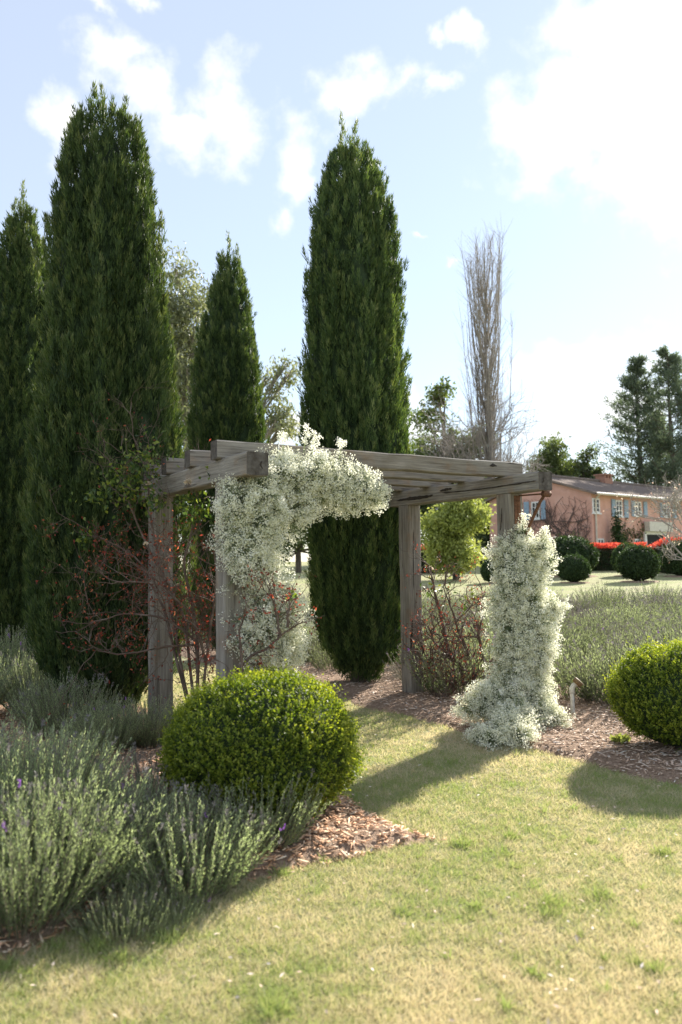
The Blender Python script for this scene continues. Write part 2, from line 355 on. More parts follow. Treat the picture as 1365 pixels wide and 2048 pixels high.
def bed_sheet(name, u0, u1, v0, v1, label):
    us = np.arange(u0, u1, .11); vv = np.arange(v0, v1, .11)
    U, Vg = np.meshgrid(us, vv); P = gp(U.ravel(), Vg.ravel())
    d = bed_inside(P[:, 0], P[:, 1]); z = bed_height(P[:, 0], P[:, 1])
    nu, nv = len(us), len(vv); i = (np.arange(nv-1)[:, None]*nu+np.arange(nu-1)).ravel()
    F = np.stack([i, i+1, i+nu+1, i+nu], -1); F = F[(d[F] > -.14).any(1)]
    used = np.unique(F); re = np.zeros(len(P), int); re[used] = np.arange(len(used))
    o = obj(name, mesh(name, np.column_stack([P, z])[used], re[F], smooth=True), M['mulch'])
    return tag(o, label, None, None, 'structure')
bedL = bed_sheet('mulch_bed', -9, .75, -2.6, 15.5, 'bark mulch bed with lavender on the left of the grass path')
bedR = bed_sheet('mulch_bed', 1.85, 15, -5, 16, 'bark mulch bed with lavender field on the right of the grass path')

# ------------------------------------------------------------------ pergola
perg = empty('pergola', (ORG[0], ORG[1], 0), YAW)
tag(perg, 'weathered grey timber pergola of thick posts and beams over grass path', 'pergola')
S = .19; ZB, HB, WB, HR, WR = 2.254, .176, .182, .15, .132
M['shaded_end_grain'] = noise_mat('shaded_end_grain', [(.3, (.05, .042, .036)), (.5, (.10, .088, .078)), (.72, (.17, .155, .14))], 14, 6, .9, .6, bdist=.004, spec=.1)  # end grain, its colour darkened to carry the shade on the end faces
def timber(name, length, h, wd, loc, axis, seed, sag=.004):
    """beam with bevelled, slightly uneven faces, grain along local X"""
    import bmesh
    bm = bmesh.new(); N = 14
    r = np.random.default_rng(seed)
    rings = []
    for i in range(N+1):
        x = -length/2+length*i/N
        dy, dz = r.normal(0, sag, 2); tw = r.normal(0, .01); k = 1+r.normal(0, .006)
        ring = []
        bv = .007+abs(r.normal(0, .003))
        for (sy, sz) in ((-1, -1), (1, -1), (1, 1), (-1, 1)):
            for q in ((0, 1), (1, 0)) if sy*sz > 0 else ((1, 0), (0, 1)):
                y = sy*(wd/2-bv*q[0])*k; z = sz*(h/2-bv*q[1])
                ring.append(bm.verts.new((x, y+dy-tw*z, z+dz+tw*y if abs(dz) < .02 else z)))
        rings.append(ring)
    for a, b2 in zip(rings[:-1], rings[1:]):
        for j in range(8): bm.faces.new((a[j], a[(j+1) % 8], b2[(j+1) % 8], b2[j]))
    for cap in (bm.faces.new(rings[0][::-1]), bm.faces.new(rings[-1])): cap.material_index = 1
    bmesh.ops.recalc_face_normals(bm, faces=bm.faces[:])
    me = bpy.data.meshes.new(name); bm.to_mesh(me); bm.free()
    me.materials.append(M['wood']); me.materials.append(M['shaded_end_grain'])
    o = obj(name, me, None, perg, loc)
    if axis == 'v': o.rotation_euler[2] = math.pi/2
    if axis == 'z': o.rotation_euler[1] = math.pi/2
    return o
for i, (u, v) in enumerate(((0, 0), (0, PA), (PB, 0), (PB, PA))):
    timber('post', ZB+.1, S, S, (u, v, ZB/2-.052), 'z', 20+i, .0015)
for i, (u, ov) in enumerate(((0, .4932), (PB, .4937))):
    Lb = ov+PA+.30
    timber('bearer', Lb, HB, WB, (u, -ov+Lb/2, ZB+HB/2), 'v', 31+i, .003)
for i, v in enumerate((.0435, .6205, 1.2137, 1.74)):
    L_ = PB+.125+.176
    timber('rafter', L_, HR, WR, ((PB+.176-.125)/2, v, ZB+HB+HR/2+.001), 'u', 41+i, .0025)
# checks, rot and knots in the timber: slots of dark grain with raised lips
def on_plane(px, py, fixed, val):
    """local (u, v, z) where a pixel's ray meets the timber face u=val or v=val"""
    d = raydir(px, py); o3 = np.array([0, 0, CAM_H]); ax = UU if fixed == 'u' else VV
    t = (val-((o3[:2]-ORG)@ax))/(d[:2]@ax); q = o3+d*t; u_, v_ = uv_of(q[0], q[1]); return np.array([u_, v_, q[2]])
def check(name, pts, fixed, val, seed):
    r = np.random.default_rng(seed); P = []
    for (px, py, wpx) in pts:
        c = on_plane(px, py, fixed, val); P.append((c, wpx))
    cs = np.array([p[0] for p in P]); ws = np.array([p[1] for p in P])*.0045/2
    m = len(cs)*5; t = np.linspace(0, len(cs)-1, m); c = np.stack([np.interp(t, np.arange(len(cs)), cs[:, k]) for k in range(3)], -1); w_ = np.interp(t, np.arange(len(cs)), ws)*(.7+.6*r.random(m)); w_[0] = w_[-1] = .0004
    along = unit(c[-1]-c[0]); nrm_ = np.array([-1., 0, 0]) if fixed == 'u' else np.array([0, -1., 0]); side = unit(np.cross(along, nrm_))
    c = c+side*r.normal(0, .0012, (m, 1)); V = np.concatenate([c+side*w_[:, None]+nrm_*.0015, c+nrm_*.003, c-side*w_[:, None]+nrm_*.0015])
    i = np.arange(m-1); F = np.concatenate([np.stack([i, i+1, m+i+1, m+i], -1), np.stack([m+i, m+i+1, 2*m+i+1, 2*m+i], -1)])
    obj(name, mesh(name, V, F), M['wood_dark'], perg)
M['wood_dark'] = noise_mat('rotten_wood', [(.35, (.018, .014, .011)), (.65, (.055, .042, .032)), (.8, (.14, .10, .07))], 90, bump=.4, bdist=.002)
fu = PB-WB/2-.007
check('crack', [(1074, 961, 2), (1040, 967, 3), (985, 975, 2.5), (930, 982, 3), (885, 986, 3)], 'u', fu, 1)
check('rot_hollow', [(868, 990, 3), (850, 994, 8), (832, 996, 9), (815, 998, 7), (795, 1001, 3)], 'u', fu, 2)
check('rot_hollow', [(905, 977, 3), (893, 979, 7), (880, 982, 3)], 'u', fu, 3)
check('crack', [(826, 1236, 1.5), (824, 1262, 5), (823, 1280, 6), (822, 1305, 2)], 'v', PA-S/2-.004, 4)
check('crack', [(828, 1060, 1.5), (827, 1110, 2.5), (828, 1180, 2)], 'v', PA-S/2-.004, 5)
check('crack', [(1004, 1015, 1.5), (1003, 1040, 3), (1001, 1062, 2)], 'u', PB-S/2-.004, 6)
check('crack', [(1086, 955, 1.5), (1088, 961, 4), (1084, 967, 1.5)], 'v', -.4937-.002, 7)
check('crack', [(524, 922, 1.5), (521, 929, 4), (526, 938, 1.5)], 'v', -.4932-.002, 8)
check('knot', [(980, 931, 2), (987, 930, 7), (994, 932, 2)], 'v', .0435-WR/2-.004, 9)
# rusty bracket on the right front post
br = obj('bracket', mesh('bracket', *tubes([
    ([(PB+.02, -.105, ZB-.05), (PB+.02, -.108, 1.55)], .016),
    ([(PB+.02, -.47, ZB-.028), (PB+.02, -.40, ZB-.10), (PB+.02, -.11, 1.72)], .017),
    ([(PB+.02, -.47, ZB-.03), (PB+.02, -.12, ZB-.022)], .008)], 6), smooth=True), M['rust'], perg)
ring = [(PB-.055+.075*k/6, -.47+0*k, ZB-.034) for k in range(7)]
th = np.linspace(0, 2*math.pi, 13)
obj('bracket_roller', mesh('bracket_roller', *tubes([([(PB-.02+.09*k, -.475, ZB-.033) for k in (0, .02, .5, .98, 1)], (.002, .03, .03, .03, .002))], 12), smooth=True), M['rust'], perg)
obj('strap', boxes('strap', [(PB-.03, PB+.05, -S/2-.012, -S/2-.001, 1.3, ZB-.02)], .002), M['rust'], perg)
# string tied round the front rafter
su = .42
rr = [(su, .0435-WR/2-.006, ZB+HB), (su+.004, .0435-WR/2-.006, ZB+HB+HR+.006), (su, .0435+WR/2+.006, ZB+HB+HR+.006), (su, .0435+WR/2+.006, ZB+HB-.006), (su, .0435-WR/2-.006, ZB+HB-.006), (su, .0435-WR/2-.006, ZB+HB)]
obj('tie_string', mesh('tie_string', *tubes([(rr, .005)], 5)), M['string'], perg)

# ------------------------------------------------------------------ cypresses
def cypress(name, u, v, H, Rm, prof, nplume, spires, label, seed, me=None, rot=0, scl=(1, 1, 1)):
    global rng
    base = gp(np.array(u), np.array(v)); z0 = float(bed_height(base[0:1], base[1:2])[0])
    t = empty(name, (base[0], base[1], z0), rot); t.scale = scl
    tag(t, label, 'tree', 'cypress trees flanking the path')
    if me is None:
        rng = np.random.default_rng(seed)
        tt, pr = np.array(prof).T
        def rad(ti, ph):
            q = np.stack([np.cos(ph)*1.6, np.sin(ph)*1.6, ti*H*.22], -1)
            g = vnoise(q, 1., seed) - .5; g2 = vnoise(np.stack([np.cos(ph)*3.2, np.sin(ph)*3.2, ti*H*.5], -1), 1., seed+1)-.5; g3 = vnoise(np.stack([np.cos(ph)*7, np.sin(ph)*7, ti*H*.6], -1), 1., seed+2)-.5
            return Rm*np.interp(ti, tt, pr)*(.97+.5*g+.30*g2+.24*g3)
        # inner mass
        nt, npz = 60, 40
        T, PH = np.meshgrid(np.linspace(.02, .975, nt), np.linspace(0, 2*math.pi, npz, endpoint=False), indexing='ij')
        r = rad(T.ravel(), PH.ravel())*.86*np.clip((1.0-T.ravel())*6, .03, 1)
        V = np.stack([r*np.cos(PH.ravel()), r*np.sin(PH.ravel()), T.ravel()*H], -1)
        i = np.arange(nt-1)[:, None]*npz; j = np.arange(npz)[None]; j2 = (j+1) % npz
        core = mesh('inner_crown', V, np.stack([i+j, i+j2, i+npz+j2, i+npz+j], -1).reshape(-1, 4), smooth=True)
        # plumes
        zs = np.linspace(.014, .985, 400); wgt = np.interp(zs, tt, pr)+.12; ti = np.interp(rng.random(nplume), np.cumsum(wgt)/wgt.sum(), zs)
        ph = rng.random(nplume)*2*math.pi
        r = rad(ti, ph)*(.84+.15*rng.random(nplume)**.8+.07*(rng.random(nplume) < .2))
        P = np.stack([r*np.cos(ph), r*np.sin(ph), ti*H-.12], -1)
        out = np.stack([np.cos(ph), np.sin(ph), 0*ph], -1)
        D = unit(out*(.10+.18*rng.random(nplume)[:, None])+np.array([0, 0, 1])+rng.normal(0, .09, (nplume, 3)))
        L = (.17+.20*rng.random(nplume)**1.5)*(1-.2*ti); tone = .12+.62*rng.random(nplume)**1.2
        # leaders at the top
        sp = []
        for (su_, sv_, sz, sl) in spires:
            for k in range(9):
                f = k/8; sp.append((su_+rng.normal(0, .05)*(1-f), sv_+rng.normal(0, .05)*(1-f), sz-sl*(1-f)*1.0, .15+.08*rng.random()))
        sp = np.array(sp)
        P = np.concatenate([P, sp[:, :3]]); D = np.concatenate([D, unit(np.column_stack([rng.normal(0, .10, (len(sp), 2)), np.ones(len(sp))]))])
        L = np.concatenate([L, sp[:, 3]]); tone = np.concatenate([tone, .55+.3*rng.random(len(sp))])
        per = 58; n = len(P); s = rng.random((n, per))**.9
        side = rng.normal(size=(n, per, 3)); side -= (side*D[:, None]).sum(-1, keepdims=True)*D[:, None]; side = unit(side)
        wid = (.05*(1-s)**.6+.005)[..., None]
        Q = P[:, None]+D[:, None]*(L[:, None]*s)[..., None]+side*wid*rng.random((n, per, 1))
        DD = unit(D[:, None]*1.0+side*(.42*rng.random((n, per, 1))+.10)+rng.normal(0, .07, (n, per, 3)))
        rn = np.clip(tone[:, None]+rng.normal(0, .14, (n, per))+.42*(s-.5), 0, 1)  # shade at plume hearts and highlights on tips put into the colour
        V, F, rn = spike_arrays(Q.reshape(-1, 3), DD.reshape(-1, 3), .040+.045*rng.random(n*per), .009+.006*rng.random(n*per), rn.ravel())
        fol = mesh('crown', V, F, rn)
        tr = mesh('trunk', *tubes([([(0, 0, -.1), (.01, 0, .3), (0, .02, 1.2), (.02, 0, H*.5)], (.13, .11, .09, .03))], 8), smooth=True)
        me = (fol, core, tr)
    cr = obj('crown', me[0], M['cypress'], t); tag(cr, kind='stuff')
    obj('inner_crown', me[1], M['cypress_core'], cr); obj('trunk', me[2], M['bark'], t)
    return me
profA = [(0, .14), (.03, .42), (.07, .70), (.12, .88), (.2, .95), (.4, 1.0), (.55, .97), (.7, .90), (.84, .75), (.91, .58), (.96, .38), (1, .08)]
profB = [(0, .2), (.03, .55), (.08, .85), (.14, .97), (.3, 1.0), (.45, .95), (.6, .84), (.75, .72), (.86, .62), (.93, .53), (.97, .45), (1, .12)]
profC = [(0, .16), (.04, .55), (.1, .82), (.17, .94), (.35, 1.0), (.55, .93), (.7, .78), (.82, .58), (.91, .38), (.97, .2), (1, .05)]
cypress('cypress_tree', 3.06, 2.82, 7.25, .70, profA, 4300,
        [(-.12, 0, 7.45, 1.2), (.04, -.12, 7.30, 1.0), (.22, .05, 7.12, .9), (-.28, .05, 6.95, .9), (.02, .2, 7.25, .8), (.36, -.05, 6.72, .8), (-.40, -.1, 6.5, .7)],
        'tall dark green columnar cypress directly behind the flower arch opening', 51)
cypress('cypress_tree', -.22, 2.80, 6.62, .80, profB, 4600,
        [(-.16, 0, 6.78, 1.0), (-.02, -.1, 6.70, .9), (.20, 0, 6.66, 1.0), (.10, .15, 6.6, .8), (-.34, .05, 6.5, .9), (.34, -.1, 6.3, .8), (-.26, -.15, 6.4, .7), (-.62, .1, 5.45, .8), (.62, -.1, 5.25, .7), (-.66, -.05, 5.3, .6)],
        'broad tall cypress with several spires behind the bare red-leaved rose', 52)
meC = cypress('cypress_tree', 2.93, 6.55, 7.0, .60, profC, 3300,
        [(0, 0, 7.15, 1.0), (.14, .08, 6.95, .9), (-.12, .05, 6.8, .8), (.24, -.05, 6.5, .7), (-.24, 0, 6.4, .7)],
        'slender pointed cypress with pale gum tree foliage on both sides of it', 53)
cypress('cypress_tree', -.42, 6.85, 7.0, .66, profC, 0, [],
        'cypress partly hidden by the broad spired cypress, lavender at its foot', 54, meC, 2.1, (1.15, 1.15, 1.02))

# ------------------------------------------------------------------ boxwood and clipped balls
def ball_mesh(name, rx, rz, nshoot, per, leafL, seed, shoot=.07, rough=.05):
    global rng
    rng = np.random.default_rng(seed)
    d = rdir(nshoot*2); d = d[d[:, 2] > -.80][:nshoot]; n = len(d)
    rr = 1+(vnoise(d*2.2+5, 1, seed)-.5)*rough*2+(vnoise(d*6+9, 1, seed)-.5)*rough*1.3
    sc_ = np.array([rx, rx, rz]); P = d*sc_*(rr*(.90+.06*rng.random(n)))[:, None]
    nn = unit(d/sc_)
    Ls_k = 1+.9*(rng.random(n) < .05); D = unit(nn*.65+np.array([0, 0, .75])+rng.normal(0, .22, (n, 3)))
    Ls = shoot*(.7+.7*rng.random(n))*Ls_k; s = (np.arange(per)+rng.random((n, per)))/per
    side = rng.normal(size=(n, per, 3)); side -= (side*D[:, None]).sum(-1, keepdims=True)*D[:, None]; side = unit(side)
    Q = P[:, None]+D[:, None]*(Ls[:, None]*s)[..., None]
    DD = D[:, None]*.55+side*(1.0-.35*s)[..., None]
    rn = np.clip(.12+.55*s**1.5+.3*(rng.random((n, 1))-.35)+.5*(vnoise(d*3.+2, 1, seed+4)-.5)[:, None]+rng.normal(0, .1, (n, per)), 0, 1)
    LL = leafL*(.7+.5*rng.random(n*per))
    V, F, rn = leaf_arrays(Q.reshape(-1, 3), DD.reshape(-1, 3), LL, LL*.55, rn.ravel(), N=unit(D[:, None]+rng.normal(0, .75, (n, per, 3))).reshape(-1, 3), fold=.12)
    fol = mesh(name, V, F, rn)
    import bmesh
    bm = bmesh.new(); bmesh.ops.create_icosphere(bm, subdivisions=4, radius=1)
    for v in bm.verts: v.co = Vector((v.co.x*rx*.91, v.co.y*rx*.91, v.co.z*rz*.91))
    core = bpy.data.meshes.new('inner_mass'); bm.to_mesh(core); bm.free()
    return fol, core
def place_ball(name, pos, zc, me, matl, label, cat, group=None, scl=1, rot=0, stem=True):
    t = empty(name, (pos[0], pos[1], pos[2]), rot); tag(t, label, cat, group); t.scale = (scl, scl, scl)
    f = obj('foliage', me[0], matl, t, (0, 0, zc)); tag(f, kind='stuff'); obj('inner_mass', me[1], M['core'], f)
    if stem: obj('stem', mesh('stem', *tubes([([(0, 0, -.05), (.01, 0, .12), (0, .01, zc*.7)], (.05, .045, .03)), ([(.02, 0, .1), (.12, .05, zc*.8)], (.03, .015))], 6)), M['bark'], t)
    return t
bL = at(523, 1480, 4.9); bz = float(bed_height(np.array([bL[0]]), np.array([4.9]))[0])
place_ball('boxwood_ball', (bL[0], 4.9, bz), .405, ball_mesh('foliage', .60, .43, 7200, 10, .0185, 61, .06, .085), M['box'],
           'round clipped boxwood ball in orange bark mulch at the corner beside grass path', 'shrub', 'boxwood balls at the pergola entrance')
bR = at(1358, 1400, 6.42)
place_ball('boxwood_ball', (bR[0], 6.42, .03), .42, ball_mesh('foliage', .535, .415, 5600, 10, .0185, 62, .06, .085), M['box'],
           'clipped boxwood ball beside the white pipe and lavender field', 'shrub', 'boxwood balls at the pergola entrance')

# ------------------------------------------------------------------ lavender
def lavender_mesh(nst, H, spread, per, leafL, leafW, seed, spikes=.25, dry=.0, lean=.75, purple=.05):
    global rng
    rng = np.random.default_rng(seed)
    a = rng.random(nst)*2*math.pi; q = np.sqrt(rng.random(nst))
    P = np.stack([np.cos(a)*q*spread*.45, np.sin(a)*q*spread*.45, np.zeros(nst)], -1)
    out = np.stack([np.cos(a), np.sin(a), 0*a], -1)
    D0 = unit(out*(q*lean+rng.normal(0, .10, nst))[:, None]+np.array([0, 0, .8])+rng.normal(0, .13, (nst, 3)))
    Ls = H*(.78+.36*rng.random(nst))*(1-.18*q**3)
    D1 = unit(D0+np.array([0, 0, .45])+rng.normal(0, .16, (nst, 3)))
    def pt(s):  # quadratic stem
        return P[:, None]+D0[:, None]*(Ls[:, None]*(s-.5*s*s))[..., None]+D1[:, None]*(Ls[:, None]*.5*s*s)[..., None]
    sst = np.broadcast_to(np.linspace(0, 1, 5), (nst, 5)); C = pt(sst)
    stems = tubes([(C[i], (.0035, .003, .0025, .002, .0012)) for i in range(nst)], 3)
    s = .12+.88*(np.arange(per)+rng.random((nst, per)))/per
    Q = pt(s); T = unit(D0[:, None]*(1-s)[..., None]+D1[:, None]*s[..., None])
    side = rng.normal(size=(nst, per, 3)); side -= (side*T).sum(-1, keepdims=True)*T; side = unit(side)
    DD = T*.95+side*(.75-.3*s)[..., None]
    LL = leafL*(.6+.6*rng.random((nst, per)))*(1.15-.45*s)
    rn = np.clip(.16+.58*s+.22*(rng.random((nst, 1))-.5)+rng.normal(0, .1, (nst, per)), 0, 1)
    lv = leaf_arrays(Q.reshape(-1, 3), DD.reshape(-1, 3), LL.ravel(), leafW, rn.ravel())
    lm = mesh('leaves', *lv); sm = mesh('stems', *stems)
    k = np.where(rng.random(nst) < spikes)[0]
    if len(k):
        m = 12; tip = C[k, -1]; ax = D1[k]; ss = rng.random((len(k), m)); hl = .03+.02*rng.random((len(k), 1))
        sd = rng.normal(size=(len(k), m, 3))
        PP = tip[:, None]+ax[:, None]*(ss*hl)[..., None]+unit(sd)*.004
        pr = np.where(rng.random((len(k), 1)) < purple, .95, .35*rng.random((len(k), 1)))+rng.normal(0, .04, (len(k), m))
        sp = leaf_arrays(PP.reshape(-1, 3), (ax[:, None]*1.0+unit(sd)*.6).reshape(-1, 3), .016, .008, np.clip(pr, 0, 1).ravel())
        pm = mesh('flower_spikes', *sp)
    else: pm = None
    return lm, sm, pm
LAVN = 0
def lavender(me, x, y, label, group, scl=1, rot=0, dry=False, tilt=(0, 0), dz=0):
    z = float(bed_height(np.array([x]), np.array([y]))[0])-.015+dz
    t = empty('lavender_bush', (x, y, z), rot); t.scale = (scl, scl, scl); t.rotation_euler = (tilt[0], tilt[1], rot)
    tag(t, label, 'lavender', group)
    lo = bpy.data.objects.new('leaves', me[0]); col.objects.link(lo); lo.parent = t
    if not me[0].materials: me[0].materials.append(M['lav_dry' if dry else ('lav_field' if 'field' in group or 'rows' in group else 'lav')])
    lo['kind'] = 'stuff'
    s = obj('stems', me[1], M['lav_stem'], t); s['kind'] = 'stuff'
    if me[2]: q = obj('flower_spikes', me[2], M['lav_bud'], t); q['kind'] = 'stuff'
    return t
LN = [lavender_mesh(370, .60, .55, 46, .034, .0048, 71, .14, purple=.03), lavender_mesh(330, .53, .58, 44, .032, .0048, 72, .12, purple=.03, lean=.9),
      lavender_mesh(290, .44, .48, 40, .030, .0045, 73, .15, purple=.03, lean=.8)]
LD = lavender_mesh(130, .50, .36, 22, .030, .005, 74, .3, purple=0)
G1 = 'lavender bushes in the near bed'
near = [  # px base x, y, mesh, scale, rot, label
    (40, 1840, 0, .88, .3, 'grey-green lavender spilling over the lawn edge, two purple flowers low on it'),
    (150, 1775, 1, .98, 1.9, 'upright lavender between the spilling front clump and the dry brown stems'),
    (30, 1720, 0, 1.14, 4.0, 'tallest lavender clump of the bed front, with dark flower tips'),
    (255, 1700, 1, .72, 2.7, 'pale grey lavender just in front of the bare brown stalks'),
    (375, 1765, 2, .98, .9, 'green lavender leaning over bark mulch below the boxwood ball'),
    (515, 1690, 2, .92, 5.1, 'small compact lavender tucked against the boxwood ball'),
    (250, 1840, 2, .55, 3.3, 'low sprawling lavender at the lawn edge with grass shoots behind'),
    (330, 1830, 2, .42, 1.3, 'lowest lavender tuft creeping onto the lawn'),
    (110, 1610, 0, .72, 5.5, 'lavender in the second row with tips against dark cypress shade'),
    (-90, 1760, 1, 1.1, 2.2, 'lavender at the far end of the front row'),
    (-140, 1640, 0, 1.05, .5, 'lavender behind the far end of the front row')]
for (x, y, k, s, r, lab) in near:
    p = raydir(x, y); p = np.array([0, 0, CAM_H])+p*(CAM_H-.03)/-p[2]
    lavender(LN[k], p[0], p[1], lab, G1, s, r)
p = raydir(330, 1730); p = p*(CAM_H-.03)/-p[2]; lavender(LD, p[0], p[1], 'dry brown lavender stalks without green beside the boxwood ball', G1, .8, 1, True)
p = raydir(300, 1640); p = p*(CAM_H-.03)/-p[2]; lavender(LD, p[0], p[1], 'grey dying lavender with pale tips behind the dry stalks', G1, .9, 3, True)
mid = [(215, 1505, 0, .68, 'shaded blue-green lavender at the foot of the left rear post'), (300, 1490, 1, .75, 'lavender with sunlit shoots in front of the left rear post'),
       (75, 1425, 0, 1.0, 'tall shaded lavender in front of the broad spired cypress'), (-10, 1400, 1, 1.1, 'sunlit lavender glowing beside the shaded one at the cypress foot'),
       (15, 1375, 0, 1.2, 'lavender with sunlit tops behind the shaded cypress-foot one'), (130, 1470, 2, 1.2, 'dark lavender between the cypress foot and the front clumps'),
       (-100, 1450, 0, 1.1, 'shaded lavender outside the cypress row')]
for i, (x, y, k, s, lab) in enumerate(mid):
    p = raydir(x, y); p = p*(CAM_H-.03)/-p[2]
    lavender(LN[k], p[0], p[1], lab, G1, s, i*1.7)
# the field beyond the right posts
LF = [lavender_mesh(130, .56, .62, 20, .055, .011, 75, .35, purple=.02), lavender_mesh(130, .50, .65, 20, .052, .011, 76, .6, purple=.03, lean=.95), lavender_mesh(110, .52, .6, 18, .052, .011, 77, .2, purple=0)]
LFD = lavender_mesh(120, .46, .6, 14, .04, .009, 78, .5, purple=0)
r_ = np.random.default_rng(5); cnt = 0
for u in np.arange(3.55, 15.5, .92):
    for v in np.arange(-3.2, 16, .72):
        uu, vv = u+r_.normal(0, .10), v+r_.normal(0, .10)
        p = gp(np.array(uu), np.array(vv)); x, y = p
        if y > FIELD_Y-.5 or y < 5.2 or abs(x/y) > .74: continue
        if u < 4 and vv < -.8: continue
        if math.hypot(uu-3.44, vv+1.57) < 1.05 or math.hypot(uu-PB, vv) < .75: continue
        if math.hypot(uu-3.06, vv-2.82) < .95 or math.hypot(uu-2.93, vv-6.55) < .85: continue
        dry = r_.random() < .24
        lavender(LFD if dry else LF[cnt % 3], x, y, 'dry greyish lavender bush in the field' if dry else 'green lavender bush in the rows of the field behind the right posts',
                 'dry lavender bushes in the field' if dry else 'green lavender bushes in the field', .78+.62*r_.random(), r_.random()*6, dry); cnt += 1
# rows behind the path end, seen through the arch
for u in np.arange(-6.2, -.5, .95):
    for v in np.arange(1.2, 14, .8):
        uu, vv = u+r_.normal(0, .1), v+r_.normal(0, .1); x, y = gp(np.array(uu), np.array(vv))
        if abs(x/y) > .56 or y > FIELD_Y-.5 or math.hypot(uu+.22, vv-2.8) < 1.0 or math.hypot(uu+.42, vv-6.85) < .9 or (vv < 3 and uu > -2.5): continue
        lavender(LF[cnt % 3], x, y, 'lavender bush in the rows beyond the left cypresses', 'lavender rows beyond the left cypresses', .95+.25*r_.random(), r_.random()*6); cnt += 1

# ------------------------------------------------------------------ flower garlands
def garland(name, puffs, label, seed, sprigs=()):
    global rng
    rng = np.random.default_rng(seed)
    t = empty(name, (puffs[0][0], puffs[0][1], 0)); tag(t, label, 'flower garland', "baby's breath garlands on the pergola")
    org = np.array([puffs[0][0], puffs[0][1], 0]); FP, FR_, SP, SD, SL = [], [], [], [], []
    for (x, y, z, r) in puffs:
        c = np.array([x, y, z])-org
        ns = int(5200*r*r); d = rdir(ns); lump = (vnoise(d*2.2+c*4, 1, seed)-.5)+.5*(vnoise(d*5+c*4, 1, seed)-.5)
        rr = r*(.70+.26*rng.random(ns)**2+1.2*lump); sc_ = c+d*rr[:, None]
        sr = (.028+.034*rng.random(ns)); nf = 26
        tone = np.clip(.5+.3*rng.normal(size=ns), 0, 1)
        off = rng.normal(size=(ns, nf, 3)); off = unit(off)*(rng.random((ns, nf, 1))**.45)*sr[:, None, None]
        off += d[:, None]*sr[:, None, None]*.5
        FP.append((sc_[:, None]+off).reshape(-1, 3)); FR_.append(np.repeat(tone, nf))
        b = sc_-d*(.10+.05*rng.random(ns))[:, None]; m = 6
        tg = sc_[:, None]+off[:, :m]; SP.append(np.repeat(b, m, 0)); dv = (tg-b[:, None]).reshape(-1, 3); SD.append(dv); SL.append(np.linalg.norm(dv, axis=1))
    for (x, y, z, dx, dy, dz, L) in sprigs:
        c = np.array([x, y, z])-org; dd = unit(np.array([dx, dy, dz])); 
        for k in range(7):
            e = c+dd*L*(.5+.5*k/6)+rng.normal(0, .018, 3); FP.append(e+rng.normal(0, .014, (30, 3))); FR_.append(np.full(30, .8))
            SP.append(c[None]); SD.append((e-c)[None]); SL.append(np.array([np.linalg.norm(e-c)]))
    for (x, y, z, r) in puffs:     # leafy green stalks inside
        m = int(5200*r*r); c = np.array([x, y, z])-org; d = rdir(m); q = c+d*r*(.25+.6*rng.random((m, 1))); SP.append(q); SD.append(d+rng.normal(0, .6, (m, 3))); SL.append(.05+.06*rng.random(m))
    FP = np.concatenate(FP); FR_ = np.concatenate(FR_); n = len(FP)
    lf = spike_arrays(FP, rdir(n), .0115+.004*rng.random(n), .012+.003*rng.random(n), np.clip(FR_+rng.normal(0, .15, n), 0, 1))
    f = obj('blossoms', mesh('blossoms', *lf), M['gyp'], t, ); f['kind'] = 'stuff'
    SP = np.concatenate(SP); SD = np.concatenate(SD); SL = np.concatenate(SL)
    s = obj('stems', mesh('stems', *spike_arrays(SP, SD, SL, .005, rng.random(len(SP)))), M['gyp_stem'], t); s['kind'] = 'stuff'
    return t
def uvp(u, v, z, r): p = gp(np.array(u), np.array(v)); return (p[0], p[1], z, r)
PL = [uvp(.22, -.12, .80, .22), uvp(.34, -.12, .92, .20), uvp(.38, -.08, .85, .18), uvp(.36, -.08, 1.0, .24), uvp(.18, -.16, 1.0, .20), uvp(.25, -.14, 1.15, .26), uvp(.40, -.05, 1.22, .20), uvp(.25, -.10, 1.38, .20), uvp(.08, -.16, 1.58, .20), uvp(.21, -.12, 1.60, .18),
      uvp(.0, -.2, 1.74, .20), uvp(.19, -.15, 1.80, .19), uvp(.07, -.2, 1.95, .21), uvp(.24, -.16, 2.02, .20), uvp(-.02, -.22, 2.06, .18), uvp(.16, -.2, 2.18, .21), uvp(.34, -.14, 2.26, .18),
      uvp(.48, -.12, 2.24, .18), uvp(.52, -.10, 2.02, .16), uvp(.42, -.1, 2.38, .13), uvp(.66, -.1, 2.32, .19), uvp(.66, -.08, 2.10, .14), uvp(.82, -.1, 2.34, .16), uvp(.90, -.08, 2.20, .17),
      uvp(1.06, -.08, 2.30, .18), uvp(1.12, -.06, 2.14, .14), uvp(1.24, -.08, 2.22, .16), uvp(1.35, -.06, 2.18, .12)]
def sprig(u, v, z, du, dv, dz, L): p = gp(np.array(u), np.array(v)); d = du*UU+dv*VV; return (p[0], p[1], z, d[0], d[1], dz, L)
garland('flower_garland', PL, "airy cream baby's breath garland climbing one post and arching along the front rafter", 81,
        [sprig(.62, -.1, 2.5, .1, 0, 1, .22), sprig(.70, -.1, 2.5, .2, 0, 1, .18), sprig(.98, -.08, 2.46, .1, 0, 1, .20), sprig(.02, -.25, 2.2, -.3, -.2, .8, .2), sprig(.42, -.12, 2.5, 0, 0, 1, .16)])
FRP = gp(np.array(PB), np.array(0.))
PR = []
